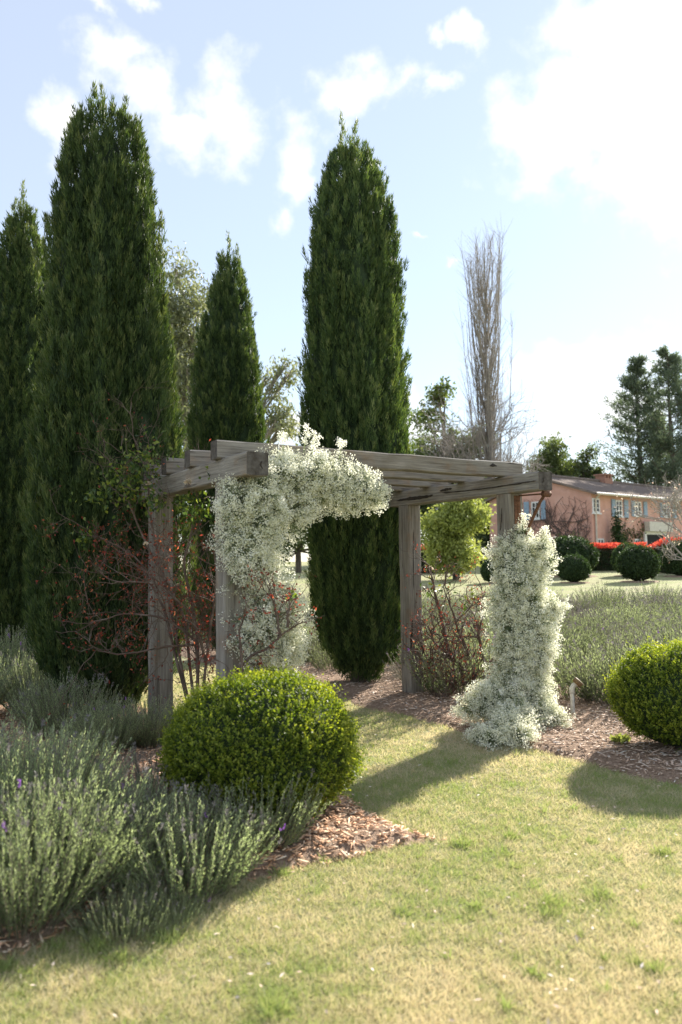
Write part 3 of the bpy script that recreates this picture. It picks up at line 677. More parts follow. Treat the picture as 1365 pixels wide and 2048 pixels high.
for (px, py, Yd, z, r) in [(1024, 1090, 7.72, 1.74, .14), (1046, 1070, 7.68, 1.86, .09), (1012, 1110, 7.7, 1.58, .15), (1052, 1110, 7.64, 1.62, .17), (1082, 1100, 7.7, 1.72, .12), (1092, 1120, 7.7, 1.55, .10), (1030, 1150, 7.6, 1.42, .20), (1066, 1150, 7.66, 1.40, .17),
        (1020, 1190, 7.62, 1.22, .19), (1058, 1190, 7.64, 1.2, .18), (1018, 1230, 7.62, 1.04, .20), (1060, 1230, 7.62, 1.02, .20), (1098, 1215, 7.7, 1.10, .14), (1108, 1205, 7.72, 1.14, .08), (1030, 1270, 7.58, .84, .22), (1068, 1270, 7.64, .82, .20), (1088, 1290, 7.66, .74, .13),
        (1030, 1310, 7.58, .64, .21), (1064, 1310, 7.62, .62, .20), (1030, 1350, 7.56, .46, .21), (1062, 1350, 7.6, .44, .20), (1028, 1390, 7.5, .28, .21), (1062, 1390, 7.5, .26, .21),
        (975, 1390, 7.5, .34, .15), (955, 1410, 7.48, .22, .16), (990, 1420, 7.4, .20, .18), (1085, 1420, 7.36, .18, .16), (1108, 1440, 7.3, .12, .13), (1040, 1450, 7.1, .15, .20), (1012, 1470, 6.9, .12, .17), (985, 1490, 6.72, .08, .13), (1036, 1485, 6.78, .08, .15), (962, 1480, 6.86, .07, .10)]:
    PR.append((at(px, py, Yd)[0], Yd, z, r))
garland('flower_garland', PR, "thick column of white baby's breath round the right front post, spilling onto grass", 82,
        [(PR[1][0], 7.66, 1.9, .1, 0, 1, .14), (PR[4][0]+.02, 7.7, 1.78, .3, 0, 1, .12), (PR[12][0]+.1, 7.7, 1.1, .9, 0, .3, .12), (PR[2][0]-.1, 7.7, 1.62, -.6, 0, .5, .14)])

# ------------------------------------------------------------------ climbing roses
def grow(P, D, L, r, depth, out, tips, curl=.25, up=.05, kids=(3, 5), shrink=.62, spread=.9, segs=5):
    pts = [np.array(P)]; d = unit(np.array(D, float))
    for i in range(segs):
        d = unit(d+rng.normal(0, curl, 3)+np.array([0, 0, up])); pts.append(pts[-1]+d*L/segs)
    out.append((np.array(pts), np.linspace(r, r*.55, segs+1)))
    if depth == 0: tips.append((pts[-1], d)); tips.append((pts[-3], d)); return
    for k in range(rng.integers(*kids)):
        f = .3+.7*rng.random(); i = min(segs-1, int(f*segs)); q = pts[i]+(pts[i+1]-pts[i])*(f*segs-i)
        s = rng.normal(size=3); s -= s@d*d; s = unit(s)
        grow(q, d*(1-.35*spread)+s*spread, L*shrink*(.7+.5*rng.random()), r*.55, depth-1, out, tips, curl*1.1, up, kids, shrink, spread, max(3, segs-1))
def rose(root, arms, label, seed, nred, green_c, blooms, rbase=.022, depth=2, sublen=.42, leafL=.038, kids=(3, 5)):
    """arms: explicit main canes through 3-D points"""
    global rng
    rng = np.random.default_rng(seed)
    t = empty('climbing_rose', tuple(root)); tag(t, label, 'rose bush', 'climbing roses on the pergola'); root = np.array(root)
    br, tips = [], []
    for arm in arms:
        a = np.array(arm)-root; m = len(a); s = np.linspace(0, m-1, m*4)
        pts = np.stack([np.interp(s, np.arange(m), a[:, k]) for k in range(3)], -1)+np.cumsum(rng.normal(0, .006, (len(s), 3)), 0)
        br.append((pts, np.linspace(rbase, rbase*.3, len(pts))))
        for i in range(3, len(pts), 1):
            if rng.random() < .8:
                tg = unit(pts[i]-pts[i-1]); s_ = unit(rng.normal(size=3)+np.array([0, 0, .25]))
                grow(pts[i], tg*.6+s_*.8, sublen*(.5+.8*rng.random()), rbase*.26, depth, br, tips, kids=kids)
    V, F = tubes(br, 5); obj('canes', mesh('canes', V, F, smooth=True), M['rose_stem'], t)['kind'] = 'stuff'
    tp = np.array([q[0] for q in tips]); td = np.array([q[1] for q in tips])
    k = rng.integers(0, len(tp), nred); k = k[(tp[k, 2] < 2.05) | (rng.random(nred) < .12)]; n = len(k)
    P = tp[k]+rng.normal(0, .014, (n, 3)); lf = leaf_arrays(P, td[k]+rng.normal(0, .9, (n, 3))-np.array([0, 0, .3]), leafL*(.5+.6*rng.random(n)), leafL*.45, rng.random(n), fold=.35)
    obj('red_leaves', mesh('red_leaves', *lf), M['rose_red'], t)['kind'] = 'stuff'
    if green_c:
        Ps, n = [], 0
        for (c, rad, m) in green_c:
            Ps.append(np.array(c)-root+rng.normal(0, rad, (m, 3)))
        Ps = np.concatenate(Ps); n = len(Ps)
        lf = leaf_arrays(Ps, rdir(n)-np.array([0, 0, .5]), .055*(.6+.6*rng.random(n)), .03, rng.random(n), fold=.2)
        obj('green_leaves', mesh('green_leaves', *lf), M['rose_green'], t)['kind'] = 'stuff'
    for (c, s) in blooms:
        n = 34; d = rdir(n); d[:, 2] = np.abs(d[:, 2])*.8+.1
        lf = leaf_arrays(d*s*.12, d+rng.normal(0, .3, (n, 3)), s*(.6+.4*rng.random(n)), s*.75, np.clip(.35+.2*rng.normal(size=n), 0, .6), N=unit(np.cross(d, rdir(n))), fold=.3)
        obj('bloom', mesh('bloom', *lf), M['rose_flower'], t, tuple(np.array(c)-root))
    return t
r1 = at(395, 1470, 7.0); r1[2] = .02
A = lambda x, y, Y: at(x, y, Y)
rose(r1, [[r1, A(398, 1330, 7.0), A(385, 1270, 7.0), A(330, 1180, 6.9), A(260, 1130, 6.9)],
          [r1, A(405, 1330, 6.95), A(375, 1230, 6.8), A(310, 1175, 6.7), A(215, 1170, 6.7)],
          [r1, A(400, 1290, 7.0), A(330, 1300, 6.8), A(235, 1315, 6.7), A(200, 1300, 6.7)],
          [r1, A(390, 1280, 7.0), A(320, 1230, 6.9), A(230, 1225, 6.9), A(165, 1240, 6.9)],
          [r1, A(395, 1260, 7.0), A(370, 1130, 7.0), A(390, 1030, 7.0), A(400, 960, 7.0)],
          [r1, A(370, 1240, 7.2), A(290, 1090, 7.2), A(255, 1010, 7.2), A(235, 960, 7.2)],
          [r1, A(330, 1220, 7.2), A(280, 1120, 7.3), A(210, 1080, 7.3), A(165, 1070, 7.3)],
          [r1, A(340, 1200, 7.2), A(305, 1020, 7.25), A(300, 930, 7.3), A(280, 900, 7.3)],
          [r1, A(420, 1240, 6.9), A(430, 1180, 6.8), A(425, 1110, 6.7)]],
     'tangled near-bare climbing rose with dark red leaves round the left rear post', 91, 2700,
     [(A(265, 950, 7.15), .11, 240), (A(230, 975, 7.2), .10, 120), (A(308, 1000, 7.0), .07, 120), (A(390, 1015, 6.9), .08, 170), (A(170, 1075, 7.2), .05, 50), (A(300, 915, 7.15), .10, 120), (A(430, 948, 6.4), .05, 40), (A(190, 990, 7.3), .08, 40)],
     [(A(377, 966, 6.5), .045), (A(297, 968, 7.1), .035), (A(305, 985, 7.1), .035), (A(292, 1088, 6.9), .03)], .016, 2, .42, .035, kids=(3, 5))
r2 = at(470, 1500, 6.0); r2[2] = .02
rose(r2, [[r2, A(470, 1350, 5.95), A(500, 1320, 5.95), A(545, 1280, 5.95), A(580, 1250, 5.95), A(605, 1235, 5.95)],
          [A(560, 1270, 5.95), A(552, 1220, 5.93), A(535, 1170, 5.93)], [A(575, 1255, 5.95), A(582, 1215, 5.95), A(580, 1190, 5.95)],
          [r2, A(480, 1330, 5.9), A(470, 1250, 5.9), A(490, 1190, 5.9)]],
     'bare rose branch with orange-red leaves in front of the flower-wrapped left post', 92, 230, [(A(585, 1190, 5.95), .02, 8)], [], .014, 1, .22, .036, kids=(1, 3))
r3 = at(880, 1398, 8.9); r3[2] = .02
rose(r3, [[r3, A(905, 1370, 8.9), A(930, 1345, 8.9), A(910, 1320, 8.9), A(870, 1290, 8.9), A(850, 1250, 8.9)],
          [r3, A(910, 1368, 8.9), A(950, 1358, 8.85), A(945, 1310, 8.8), A(920, 1250, 8.8), A(905, 1200, 8.8)],
          [A(930, 1345, 8.9), A(900, 1318, 9), A(885, 1260, 9), A(870, 1190, 9), A(862, 1140, 9)],
          [A(950, 1358, 8.85), A(965, 1320, 8.8), A(955, 1260, 8.8), A(960, 1220, 8.8)],
          [r3, A(860, 1350, 9), A(848, 1320, 9), A(846, 1290, 9)]],
     'gnarled rose bush with orange-red leaves beside the right rear post', 93, 1300, [(A(870, 1180, 9), .09, 50), (A(930, 1200, 8.8), .1, 30)], [(A(862, 1138, 9.0), .04)], .030, 2, .36, .032, kids=(3, 5))

# ------------------------------------------------------------------ irrigation pipe, weed, grass tufts
pp = at(1146, 1432, 7.9); zb_ = float(bed_height(np.array([pp[0]]), np.array([7.9]))[0])
pipe = empty('irrigation_pipe', (pp[0], 7.9, zb_)); tag(pipe, 'stubby white plastic standpipe with brown cap in mulch beside the flower column', 'pipe')
obj('riser', mesh('riser', *tubes([([(0, 0, -.08), (0, 0, .20)], .021)], 14), smooth=True), M['pvc'], pipe)
e1 = np.array([0, 0, .185]); e2 = np.array([0, 0, .235]); e3 = np.array([.045, -.01, .285])
obj('elbow', mesh('elbow', *tubes([([e1, e1+np.array([0, 0, .001]), e2, (e2*.5+e3*.5)+np.array([-.006, 0, .006]), e3], (.020, .026, .026, .026, .026))], 14), smooth=True), M['pvc'], pipe)
c1_ = e3-np.array([.004, 0, .004]); c2_ = e3+np.array([.030, -.007, .033])
ax_ = unit(c2_-c1_)
obj('cap', mesh('cap', *tubes([([c1_, c1_+ax_*.001, c1_+ax_*.044, c1_+ax_*.05, c1_+ax_*.0505], (.005, .050, .050, .046, .001))], 18)), M['brass'], pipe)
def tuft(name, x, y, n, L, wdt, matl, label, cat, seed, flat=.6, tone=(.6, 1)):
    global rng
    rng = np.random.default_rng(seed)
    z = float(np.maximum(bed_height(np.array([x]), np.array([y]))[0], tz(x, y)))
    D = unit(np.column_stack([rng.normal(0, flat, (n, 2)), np.abs(rng.normal(.7, .2, n))])); P = np.column_stack([rng.normal(0, .02, (n, 2)), np.zeros(n)])
    o = obj(name, mesh(name, *leaf_arrays(P, D, L*(.5+.6*rng.random(n)), wdt, tone[0]+(tone[1]-tone[0])*rng.random(n))), matl, None, (x, y, z))
    return tag(o, label, cat)
p = at(1222, 1490, 6.9); tuft('leafy_weed', p[0]-.02, 6.62, 45, .10, .045, M['yellow'], 'bright yellow-green weed at the foot of the right boxwood ball', 'weed', 95, .9, (.2, .9))
p = raydir(275, 1790); p = p*CAM_H/-p[2]; tuft('grass_clump', p[0], p[1], 16, .36, .012, M['yellow'], 'clump of long bright grass blades among the low lavender', 'grass clump', 96, .28, (.0, .7))

# ------------------------------------------------------------------ house
hc = at(1183, 986, 48.0); zE = 5.66; HG = float(tz(0, 48.))-.15
wdir = np.array([8.8, 7.5]); wdir /= np.linalg.norm(wdir)
HYAW = math.atan2(wdir[1], wdir[0])
house = empty('house', (hc[0], 48.0, 0), HYAW)
tag(house, 'two-storey pink rendered house with blue shutters and low tiled roof', 'house')
gdir = np.array([-wdir[1], wdir[0]])
LEN, WID, APEX = 30., 8.0, 6.98
def hplane(px, py, wall):
    """local (along, z) where the pixel's ray meets the front wall ('f', y=0) or the gable ('g', x=0)"""
    d = raydir(px, py); o3 = np.array([0, 0, CAM_H]); nrm_ = np.array([*(gdir if wall == 'f' else wdir), 0])
    t = ((np.array([hc[0], 48., 0])-o3)@nrm_)/(d@nrm_); q = o3+d*t
    rel = q[:2]-np.array([hc[0], 48.]); return (rel@(wdir if wall == 'f' else gdir)), q[2]
# walls as one closed shell
V = [(0, 0, HG-1), (LEN, 0, HG-1), (LEN, WID, HG-1), (0, WID, HG-1), (0, 0, zE), (LEN, 0, zE), (LEN, WID, zE), (0, WID, zE), (0, WID/2, APEX-.12), (LEN, WID/2, APEX-.12)]
me = bpy.data.meshes.new('wall'); me.from_pydata(V, [], [(0, 1, 5, 4), (2, 3, 7, 6), (3, 0, 4, 8, 7), (1, 2, 6, 9, 5)]); me.update()
wall = obj('wall', me, M['render_wall'], house)
ov, og, th_ = .45, .30, .14
sl = (APEX-zE)/(WID/2); ze = zE-.02-sl*ov
def roofside(y0, y1, z0, z1):
    v = [(-og, y0, z0), (LEN+og, y0, z0), (LEN+og, y1, z1), (-og, y1, z1)]; v += [(a, b_, c_+th_) for a, b_, c_ in v]
    return v
Vr = roofside(-ov, WID/2, ze, APEX)+roofside(WID+ov, WID/2, ze, APEX)
Fr = [(0, 1, 2, 3), (4, 7, 6, 5), (0, 4, 5, 1), (1, 5, 6, 2), (3, 7, 4, 0), (2, 6, 7, 3)]
Fr = Fr+[tuple(i+8 for i in f) for f in Fr]
me = bpy.data.meshes.new('roof'); me.from_pydata(Vr, [], Fr); me.update(); roof = obj('roof', me, M['roof'], house)
nR = int((LEN+2*og)/.38)
V, F = tubes([([(-og+i*.38, WID/2, APEX+th_+.01), (-og+i*.38+.37, WID/2, APEX+th_+.04)], .13) for i in range(nR)], 8)
o = obj('ridge_tiles', mesh('ridge_tiles', V, F), M['roof'], roof); o['kind'] = 'stuff'
V, F = tubes([([(-og, -ov-.07, ze+.07), (LEN+og, -ov-.07, ze+.07)], .085)], 8)
obj('gutter', mesh('gutter', V, F), M['trim'], roof)
cx_, cz_ = hplane(1203, 968, 'f')
ch = obj('chimney', boxes('chimney', [(7.55, 8.6, WID/2-.5, WID/2+.35, APEX-.6, APEX+.36)], .02), M['brick'], house)
obj('chimney_cap', boxes('chimney_cap', [(7.5, 8.65, WID/2-.55, WID/2+.4, APEX+.58, APEX+.68)]+[(7.6+k*.38, 7.8+k*.38, WID/2-.45, WID/2+.3, APEX+.362, APEX+.578) for k in (0, 1, 2)]), M['brick'], ch)
V, F = tubes([([(.28, -.1, HG), (.28, -.1, zE-.4), (.28, -ov+.0, zE-.12)], .06)], 8); obj('downpipe', mesh('downpipe', V, F), M['trim'], house)
def window(x0, y0, x1, y1, wallk, shut=None, cols_=2, rows=3):
    a0, z1 = hplane(x0, y0, wallk); a1, z0 = hplane(x1, y1, wallk)
    a0, a1 = min(a0, a1), max(a0, a1); fw = .09
    t = empty('window', (0, 0, 0)); t.parent = house
    if wallk == 'f': place = lambda bx: (bx[0], bx[1], -bx[3], -bx[2], bx[4], bx[5])
    else: place = lambda bx: (-bx[3], -bx[2], bx[0], bx[1], bx[4], bx[5])
    fr_ = [(a0, a0+fw, .0, .07, z0, z1), (a1-fw, a1, .0, .07, z0, z1), (a0+fw, a1-fw, .0, .07, z1-fw, z1), (a0+fw, a1-fw, .0, .07, z0, z0+fw)]
    for k in range(1, cols_):
        c = a0+(a1-a0)*k/cols_; fr_.append((c-.05, c+.05, .0, .062, z0+fw, z1-fw))
    for k in range(1, rows):
        c = z0+(z1-z0)*k/rows
        for j in range(cols_):
            l0 = a0+(a1-a0)*j/cols_+(fw if j == 0 else .05); l1 = a0+(a1-a0)*(j+1)/cols_-(fw if j == cols_-1 else .05)
            fr_.append((l0, l1, .0, .055, c-.02, c+.02))
    obj('frame', boxes('frame', [place(b_) for b_ in fr_]), M['white'], t)
    obj('pane', boxes('pane', [place((a0+.02, a1-.02, .004, .02, z0+.02, z1-.02))]), M['glass'], t)
    obj('sill', boxes('sill', [place((a0-.06, a1+.06, .0, .14, z0-.09, z0-.002))]), M['white'], t)
    if shut:
        for (s0, s1) in shut:
            b0, _ = hplane(s0, y0, wallk); b1, _ = hplane(s1, y0, wallk); b0, b1 = min(b0, b1), max(b0, b1)
            lst = [place((b0, b1, .03, .075, z0-.06, z1+.04))]+[place((b0+.06, b1-.06, .0752, .09, z0+q*(z1-z0), z0+(q+.055)*(z1-z0))) for q in np.arange(.05, .93, .085)]
            obj('shutter', boxes('shutter', lst), M['shutter'], t)
    return t
window(1064, 1004, 1081, 1037, 'g', [(1049, 1059), (1083, 1092)])
window(1113, 1079, 1131, 1092, 'g')
window(1184, 996, 1199, 1026, 'f')
window(1230, 1000, 1244, 1033, 'f', [(1222, 1229), (1247, 1255)])
window(1268, 1003, 1282, 1032, 'f', [(1262, 1267), (1286, 1293)])
window(1325, 1008, 1340, 1034, 'f', [(1319, 1324), (1344, 1351)])
window(1194, 1077, 1207, 1090, 'f', None, 2, 1)
window(1269, 1078, 1280, 1090, 'f', None, 2, 1)
a0, zt_ = hplane(1291, 1066, 'f'); a1, _ = hplane(1326, 1066, 'f')
dr = obj('doorway', boxes('doorway', [(a0, a1, -.06, -.004, HG, zt_-.1)]), M['dark'], house)
obj('door_frame', boxes('door_frame', [(a0-.25, a0, -.12, -.001, HG, zt_+.1), (a1, a1+.25, -.12, -.001, HG, zt_+.1), (a0, a1, -.12, -.001, zt_-.1, zt_+.1)]), M['white'], dr)
obj('porch_lintel', boxes('porch_lintel', [(a0-.3, a1+.5, -.5, -.121, zt_+.1, zt_+.75)]), M['trim'], house)
# vines on the walls
def wall_vine(name, kind, starts, n, a_rng, zmax, label, seed, leaves=0):
    global rng
    rng = np.random.default_rng(seed); brs = []
    t = empty(name, (hc[0], 48., 0), HYAW); tag(t, label, 'vine')
    def cv(a, z, off): return (-off, a, z) if kind == 'g' else (a, -off, z)
    def rec(a, z, th, L, r, dep):
        pts = []; m = 7
        for i in range(m+1):
            pts.append(cv(a, z, .05+.03*rng.random()))
            th += rng.normal(0, .2)+.06*(math.pi/2-th); a2 = a+math.cos(th)*L/m; z2 = z+math.sin(th)*L/m
            if not (a_rng[0] < a2 < a_rng[1]) or z2 > zmax or z2 < HG: break
            a, z = a2, z2
            if dep and rng.random() < .42: rec(a, z, th+rng.choice([-1, 1])*(.5+.6*rng.random()), L*.62, r*.62, dep-1)
        if len(pts) > 2: brs.append((np.array(pts), np.linspace(r, r*.6, len(pts))))
    for a in starts: rec(a, HG, math.pi/2+rng.normal(0, .3), n*(.6+.5*rng.random()), .04, 3)
    obj('stems', mesh('stems', *tubes(brs, 4)), M['vine'], t)['kind'] = 'stuff'
    if leaves:
        P = np.concatenate([b_[0] for b_ in brs]); P = P[rng.integers(0, len(P), leaves)]+rng.normal(0, .12, (leaves, 3))
        P[:, 1] = -np.abs(P[:, 1])
        obj('leaves', mesh('leaves', *leaf_arrays(P, rdir(leaves), .18, .12, rng.random(leaves)*.4)), M['broad'], t)['kind'] = 'stuff'
wall_vine('bare_vine', 'g', [.4, 1.1, 1.6, 2.2, 2.9, 3.8, 4.8], 3.4, (.05, 6.8), 5.6, 'leafless brown vine branching over the pink gable wall', 97)
b0, _ = hplane(1240, 1070, 'f')
wall_vine('wall_vine', 'f', [b0, b0+.7, b0+1.6, b0+2.4], 2.0, (b0-.6, b0+3.2), 4.2, 'dark brown vine mound round the low window beside the porch', 98, 500)

# ------------------------------------------------------------------ background shrubs
tb = ball_mesh('foliage', 1., .85, 1700, 8, .075, 63, .13, .05)
def tball(px, Y, wpx, hgt, label):
    X_ = at(px, 1120, Y)[0]; r = wpx/2/FPX*Y; z = float(tz(0, Y))
    t = place_ball('topiary_ball', (X_, Y, z), hgt/r-.82 if False else .80, tb, M['topiary'], label, 'shrub', 'clipped balls on the far lawn', r*.93, px*.1, True)
    t.scale = (r*.93, r*.93, hgt/1.66)
    ring_t = np.linspace(0, 2*math.pi, 25)[:-1]
    V = [(0, 0, .05)]+[(.85*math.cos(a), .85*math.sin(a), .035) for a in ring_t]+[(1.08*math.cos(a), 1.08*math.sin(a), -.04) for a in ring_t]
    F = [(0, 1+i, 1+(i+1) % 24) for i in range(24)]
    me = bpy.data.meshes.new('mulch_ring'); me.from_pydata(V, [], F+[(1+i, 25+i, 25+(i+1) % 24, 1+(i+1) % 24) for i in range(24)]); me.update()
    obj('mulch_ring', me, M['mulch'], t)
tball(1147, 32.5, 68, 1.12, 'small round clipped shrub in front of a much bigger one')
tball(1277, 32.5, 84, 1.45, 'dark clipped ball standing alone before the red-topped hedge')
tball(1141, 37.5, 112, 1.85, 'biggest clipped shrub, left of the red-topped hedge, below bare vine')
tball(1257, 37, 66, 1.50, 'clipped ball half hidden behind the dark lone one')
tball(1362, 36, 78, 1.62, 'dark clipped ball under the bare budding tree')
tball(983, 33, 46, 1.0, 'little clipped ball beside the flower-wrapped post and the yellow-green tree')
def hedge(p0, p1, hgt, wd, label, seed, n=5200, h0=1.):
    global rng
    rng = np.random.default_rng(seed)
    p0, p1 = np.array(p0, float), np.array(p1, float); Lh = np.linalg.norm(p1-p0); yaw = math.atan2(*(p1-p0)[::-1])
    t = empty('hedge', (p0[0], p0[1], float(tz(0, p0[1]))), yaw); tag(t, label, 'hedge', 'red-topped hedges before the house')
    slope = lambda x: h0+(1-h0)*np.asarray(x)/Lh
    cm = boxes('inner_mass', [(.05, Lh-.05, -wd/2+.1, wd/2-.1, -.1, hgt-.2)], .08)
    for v in cm.vertices: v.co.z *= float(slope(v.co.x))
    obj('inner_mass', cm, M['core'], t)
    f = rng.integers(0, 3, n); x = rng.random(n)*Lh; z = rng.random(n)*(hgt-.12); y = (rng.random(n)-.5)*wd
    y = np.where(f == 0, -wd/2, np.where(f == 1, wd/2, y))+rng.normal(0, .04, n); z = np.where(f == 2, hgt-.15, z)
    obj('leaves', mesh('leaves', *leaf_arrays(np.column_stack([x, y, z*slope(x)]), rdir(n)+np.array([0, 0, .4]), .12, .06, rng.random(n))), M['photinia'], t)['kind'] = 'stuff'
    k = int(Lh*560); x = rng.random(k)*Lh; y = (rng.random(k)-.5)*(wd+.1)
    P = np.column_stack([x, y, (hgt-.15)*slope(x)-.08+.18*v2(x, y, 1.6, seed)+.26*rng.random(k)])
    obj('red_growth', mesh('red_growth', *leaf_arrays(P, np.column_stack([rng.normal(0, .5, (k, 2)), np.ones(k)]), .15, .06, rng.random(k))), M['photinia_red'], t)['kind'] = 'stuff'
hA = at(1172, 1100, 43)[0]; hB = at(1288, 1100, 43)[0]
hedge((hA-1.2, 43), (hB, 43), 1.3, 1.1, 'long dark hedge with bright red new growth in front of the pink house', 101)
hC = at(1296, 1100, 44.5)[0]; hD = at(1356, 1090, 38)[0]
hedge((hC, 44.5), (hD, 38.), 1.45, 1.1, 'short red-topped hedge running from the clipped balls back towards the porch', 102, 3000, .55)
hE = at(820, 1100, 43)[0]; hF = at(905, 1100, 43)[0]
hedge((hE-3, 43), (hF, 43), 1.35, 1.1, 'red-topped hedge behind the yellow-green young tree', 103)
# narrow pencil pine at the house wall
def tree(name, x, y, H, clumps, matl, leafL, n, label, cat, seed, tr=.25, limbs=True, bark='bark', asp=.5, down=.2, z0=None, group=None, stems=1):
    """clumps: (dx, dy, z, rx, rz) leaf clouds; a limb runs to each"""
    global rng
    rng = np.random.default_rng(seed)
    z = float(tz(x, y)) if z0 is None else z0
    t = empty(name, (x, y, z)); tag(t, label, cat, group)
    br = []
    zt2 = max(c[2] for c in clumps)
    for s_ in range(stems):
        a = s_*2.4; sp = .0 if stems == 1 else .25*tr/.1
        br.append((np.array([(sp*.3*math.cos(a), sp*.3*math.sin(a), -.2), (sp*math.cos(a), sp*math.sin(a), H*.25), (sp*1.6*math.cos(a)+rng.normal(0, .02*H), sp*1.6*math.sin(a)+rng.normal(0, .02*H), H*.55), (rng.normal(0, .03*H), rng.normal(0, .03*H), H*.85)]), np.array([tr, tr*.8, tr*.5, tr*.12])))
    wts = np.array([c[3]**2*c[4] for c in clumps])**.75; wts /= wts.sum(); Ps, Rn, Dn = [], [], []
    for c, w_ in zip(clumps, wts):
        c0 = np.array(c[:3]); hb_ = max(H*.2, c[2]-c[4]-.25*H*rng.random())
        if limbs:
            s0 = np.array([0, 0, min(hb_, H*.8)]); m1 = s0*.5+c0*.5+np.array([0, 0, -.04*H]); br.append((np.array([s0, m1, c0]), np.array([tr*.42, tr*.28, tr*.06])))
            for q in range(7):
                e = c0+rdir(1)[0]*np.array([c[3], c[3], c[4]])*.8; br.append((np.array([c0*.6+m1*.4, (c0+e)/2+rng.normal(0, .05*c[3], 3), e]), np.array([tr*.12, tr*.08, tr*.03])))
        m = int(n*w_); nc = max(6, m//26); d = rdir(nc)*(rng.random((nc, 1))**.38); cc = c0+d*np.array([c[3], c[3], c[4]])
        k = rng.integers(0, nc, m); Ps.append(cc[k]+rng.normal(0, .09*(c[3]+c[4])*.5+leafL*.6, (m, 3))); Rn.append(np.clip(.5+.25*rng.normal(size=nc)[k]+.12*rng.normal(size=m), 0, 1))
    P = np.concatenate(Ps); n2 = len(P)
    obj('trunk', mesh('trunk', *tubes(br, 6), smooth=True), M[bark], t)
    obj('crown', mesh('crown', *leaf_arrays(P, rdir(n2)-np.array([0, 0, down]), leafL*(.6+.7*rng.random(n2)), leafL*asp, np.concatenate(Rn))), matl, t)['kind'] = 'stuff'
    return t
b1, _ = hplane(1218, 1080, 'f'); pq = np.array([hc[0], 48.])+wdir*b1-gdir*.6
tree('pencil_pine', pq[0], pq[1], 3.7, [(0, 0, .4+.3*k, .52-.045*k, .4) for k in range(11)], M['topiary'], .16, 3200, 'slim dark pencil pine against the pink house wall', 'tree', 104, .06, False)
# young yellow-green tree
p = at(912, 1140, 36); yt = []
r_ = np.random.default_rng(9)
for k in range(26):
    a = r_.random()*6.28; q = r_.random()**.5; zz = 1.0+2.6*r_.random(); wq = 1.35*math.sin(min(1, (zz-.5)/3.6)*math.pi)**.6
    yt.append((math.cos(a)*q*wq, math.sin(a)*q*wq, zz, .62, .5))
yt += [(.5*math.cos(q), .5*math.sin(q), .75, .5, .4) for q in (0, 1.6, 3.1, 4.7)]
tree('young_tree', p[0], 36, 3.6, yt, M['yellow'], .19, 15000, 'young tree in bright yellow-green spring leaf on the far lawn', 'tree', 105, .08, True, asp=.6, stems=4)
# trees behind
def cl(cx, cz, rx, rz, n, rr, seed, sy=.8):
    r = np.random.default_rng(seed); o_ = []
    for k in range(n):
        d = unit(r.normal(size=3)); q = r.random()**.4
        o_.append((cx+d[0]*rx*q, d[1]*rx*sy*q, cz+d[2]*rz*q, rr*(.7+.6*r.random()), rr*(.5+.4*r.random())))
    return o_
p = at(440, 1120, 34)
tree('gum_tree', p[0]-.6, 34, 15.8, cl(-.9, 12.2, 1.6, 3.0, 9, 1.2, 1)+cl(-1., 8.2, 1.9, 2., 7, 1.1, 2)+cl(3.0, 9.3, .8, 1.2, 4, .75, 3)+cl(3.5, 7.4, .9, .6, 4, .65, 4)+cl(-.5, 5.3, 1.6, 1., 4, .9, 5), M['gum'], .25, 18000,
     'tall gum tree with loose pale grey-green foliage behind the slender cypress', 'tree', 110, .32, True, 'bark_grey', .30, 1.0)
p = at(895, 1120, 66)
tree('broadleaf_tree', p[0], 66, 17, cl(0, 9.5, 3.4, 3.8, 14, 1.6, 6)+cl(-.3, 14.6, 1.0, 1.5, 4, .8, 7)+cl(-2, 6, 2.2, 2., 6, 1.4, 8)+cl(1.5, 4, 3, 2., 5, 1.5, 28), M['broad'], .36, 17000, 'green broadleaf tree behind the bare poplar', 'tree', 111, .3)
p = at(1118, 1110, 72)
tree('broadleaf_tree', p[0], 72, 11.5, cl(0, 9.2, 2.4, 1.8, 10, 1.25, 9)+cl(0, 5.5, 1.5, 1.5, 4, 1.1, 10), M['broad'], .32, 6500, 'round-headed green tree rising over the roof end', 'tree', 112, .25)
p = at(1168, 1110, 74)
tree('broadleaf_tree', p[0], 74, 10.5, cl(0, 8.8, 1.5, 1.6, 7, 1.0, 11)+cl(1.5, 6.6, 2.3, 1.3, 7, 1.2, 12), M['broad'], .32, 6500, 'green tree above the ridge beside the chimney', 'tree', 113, .25)
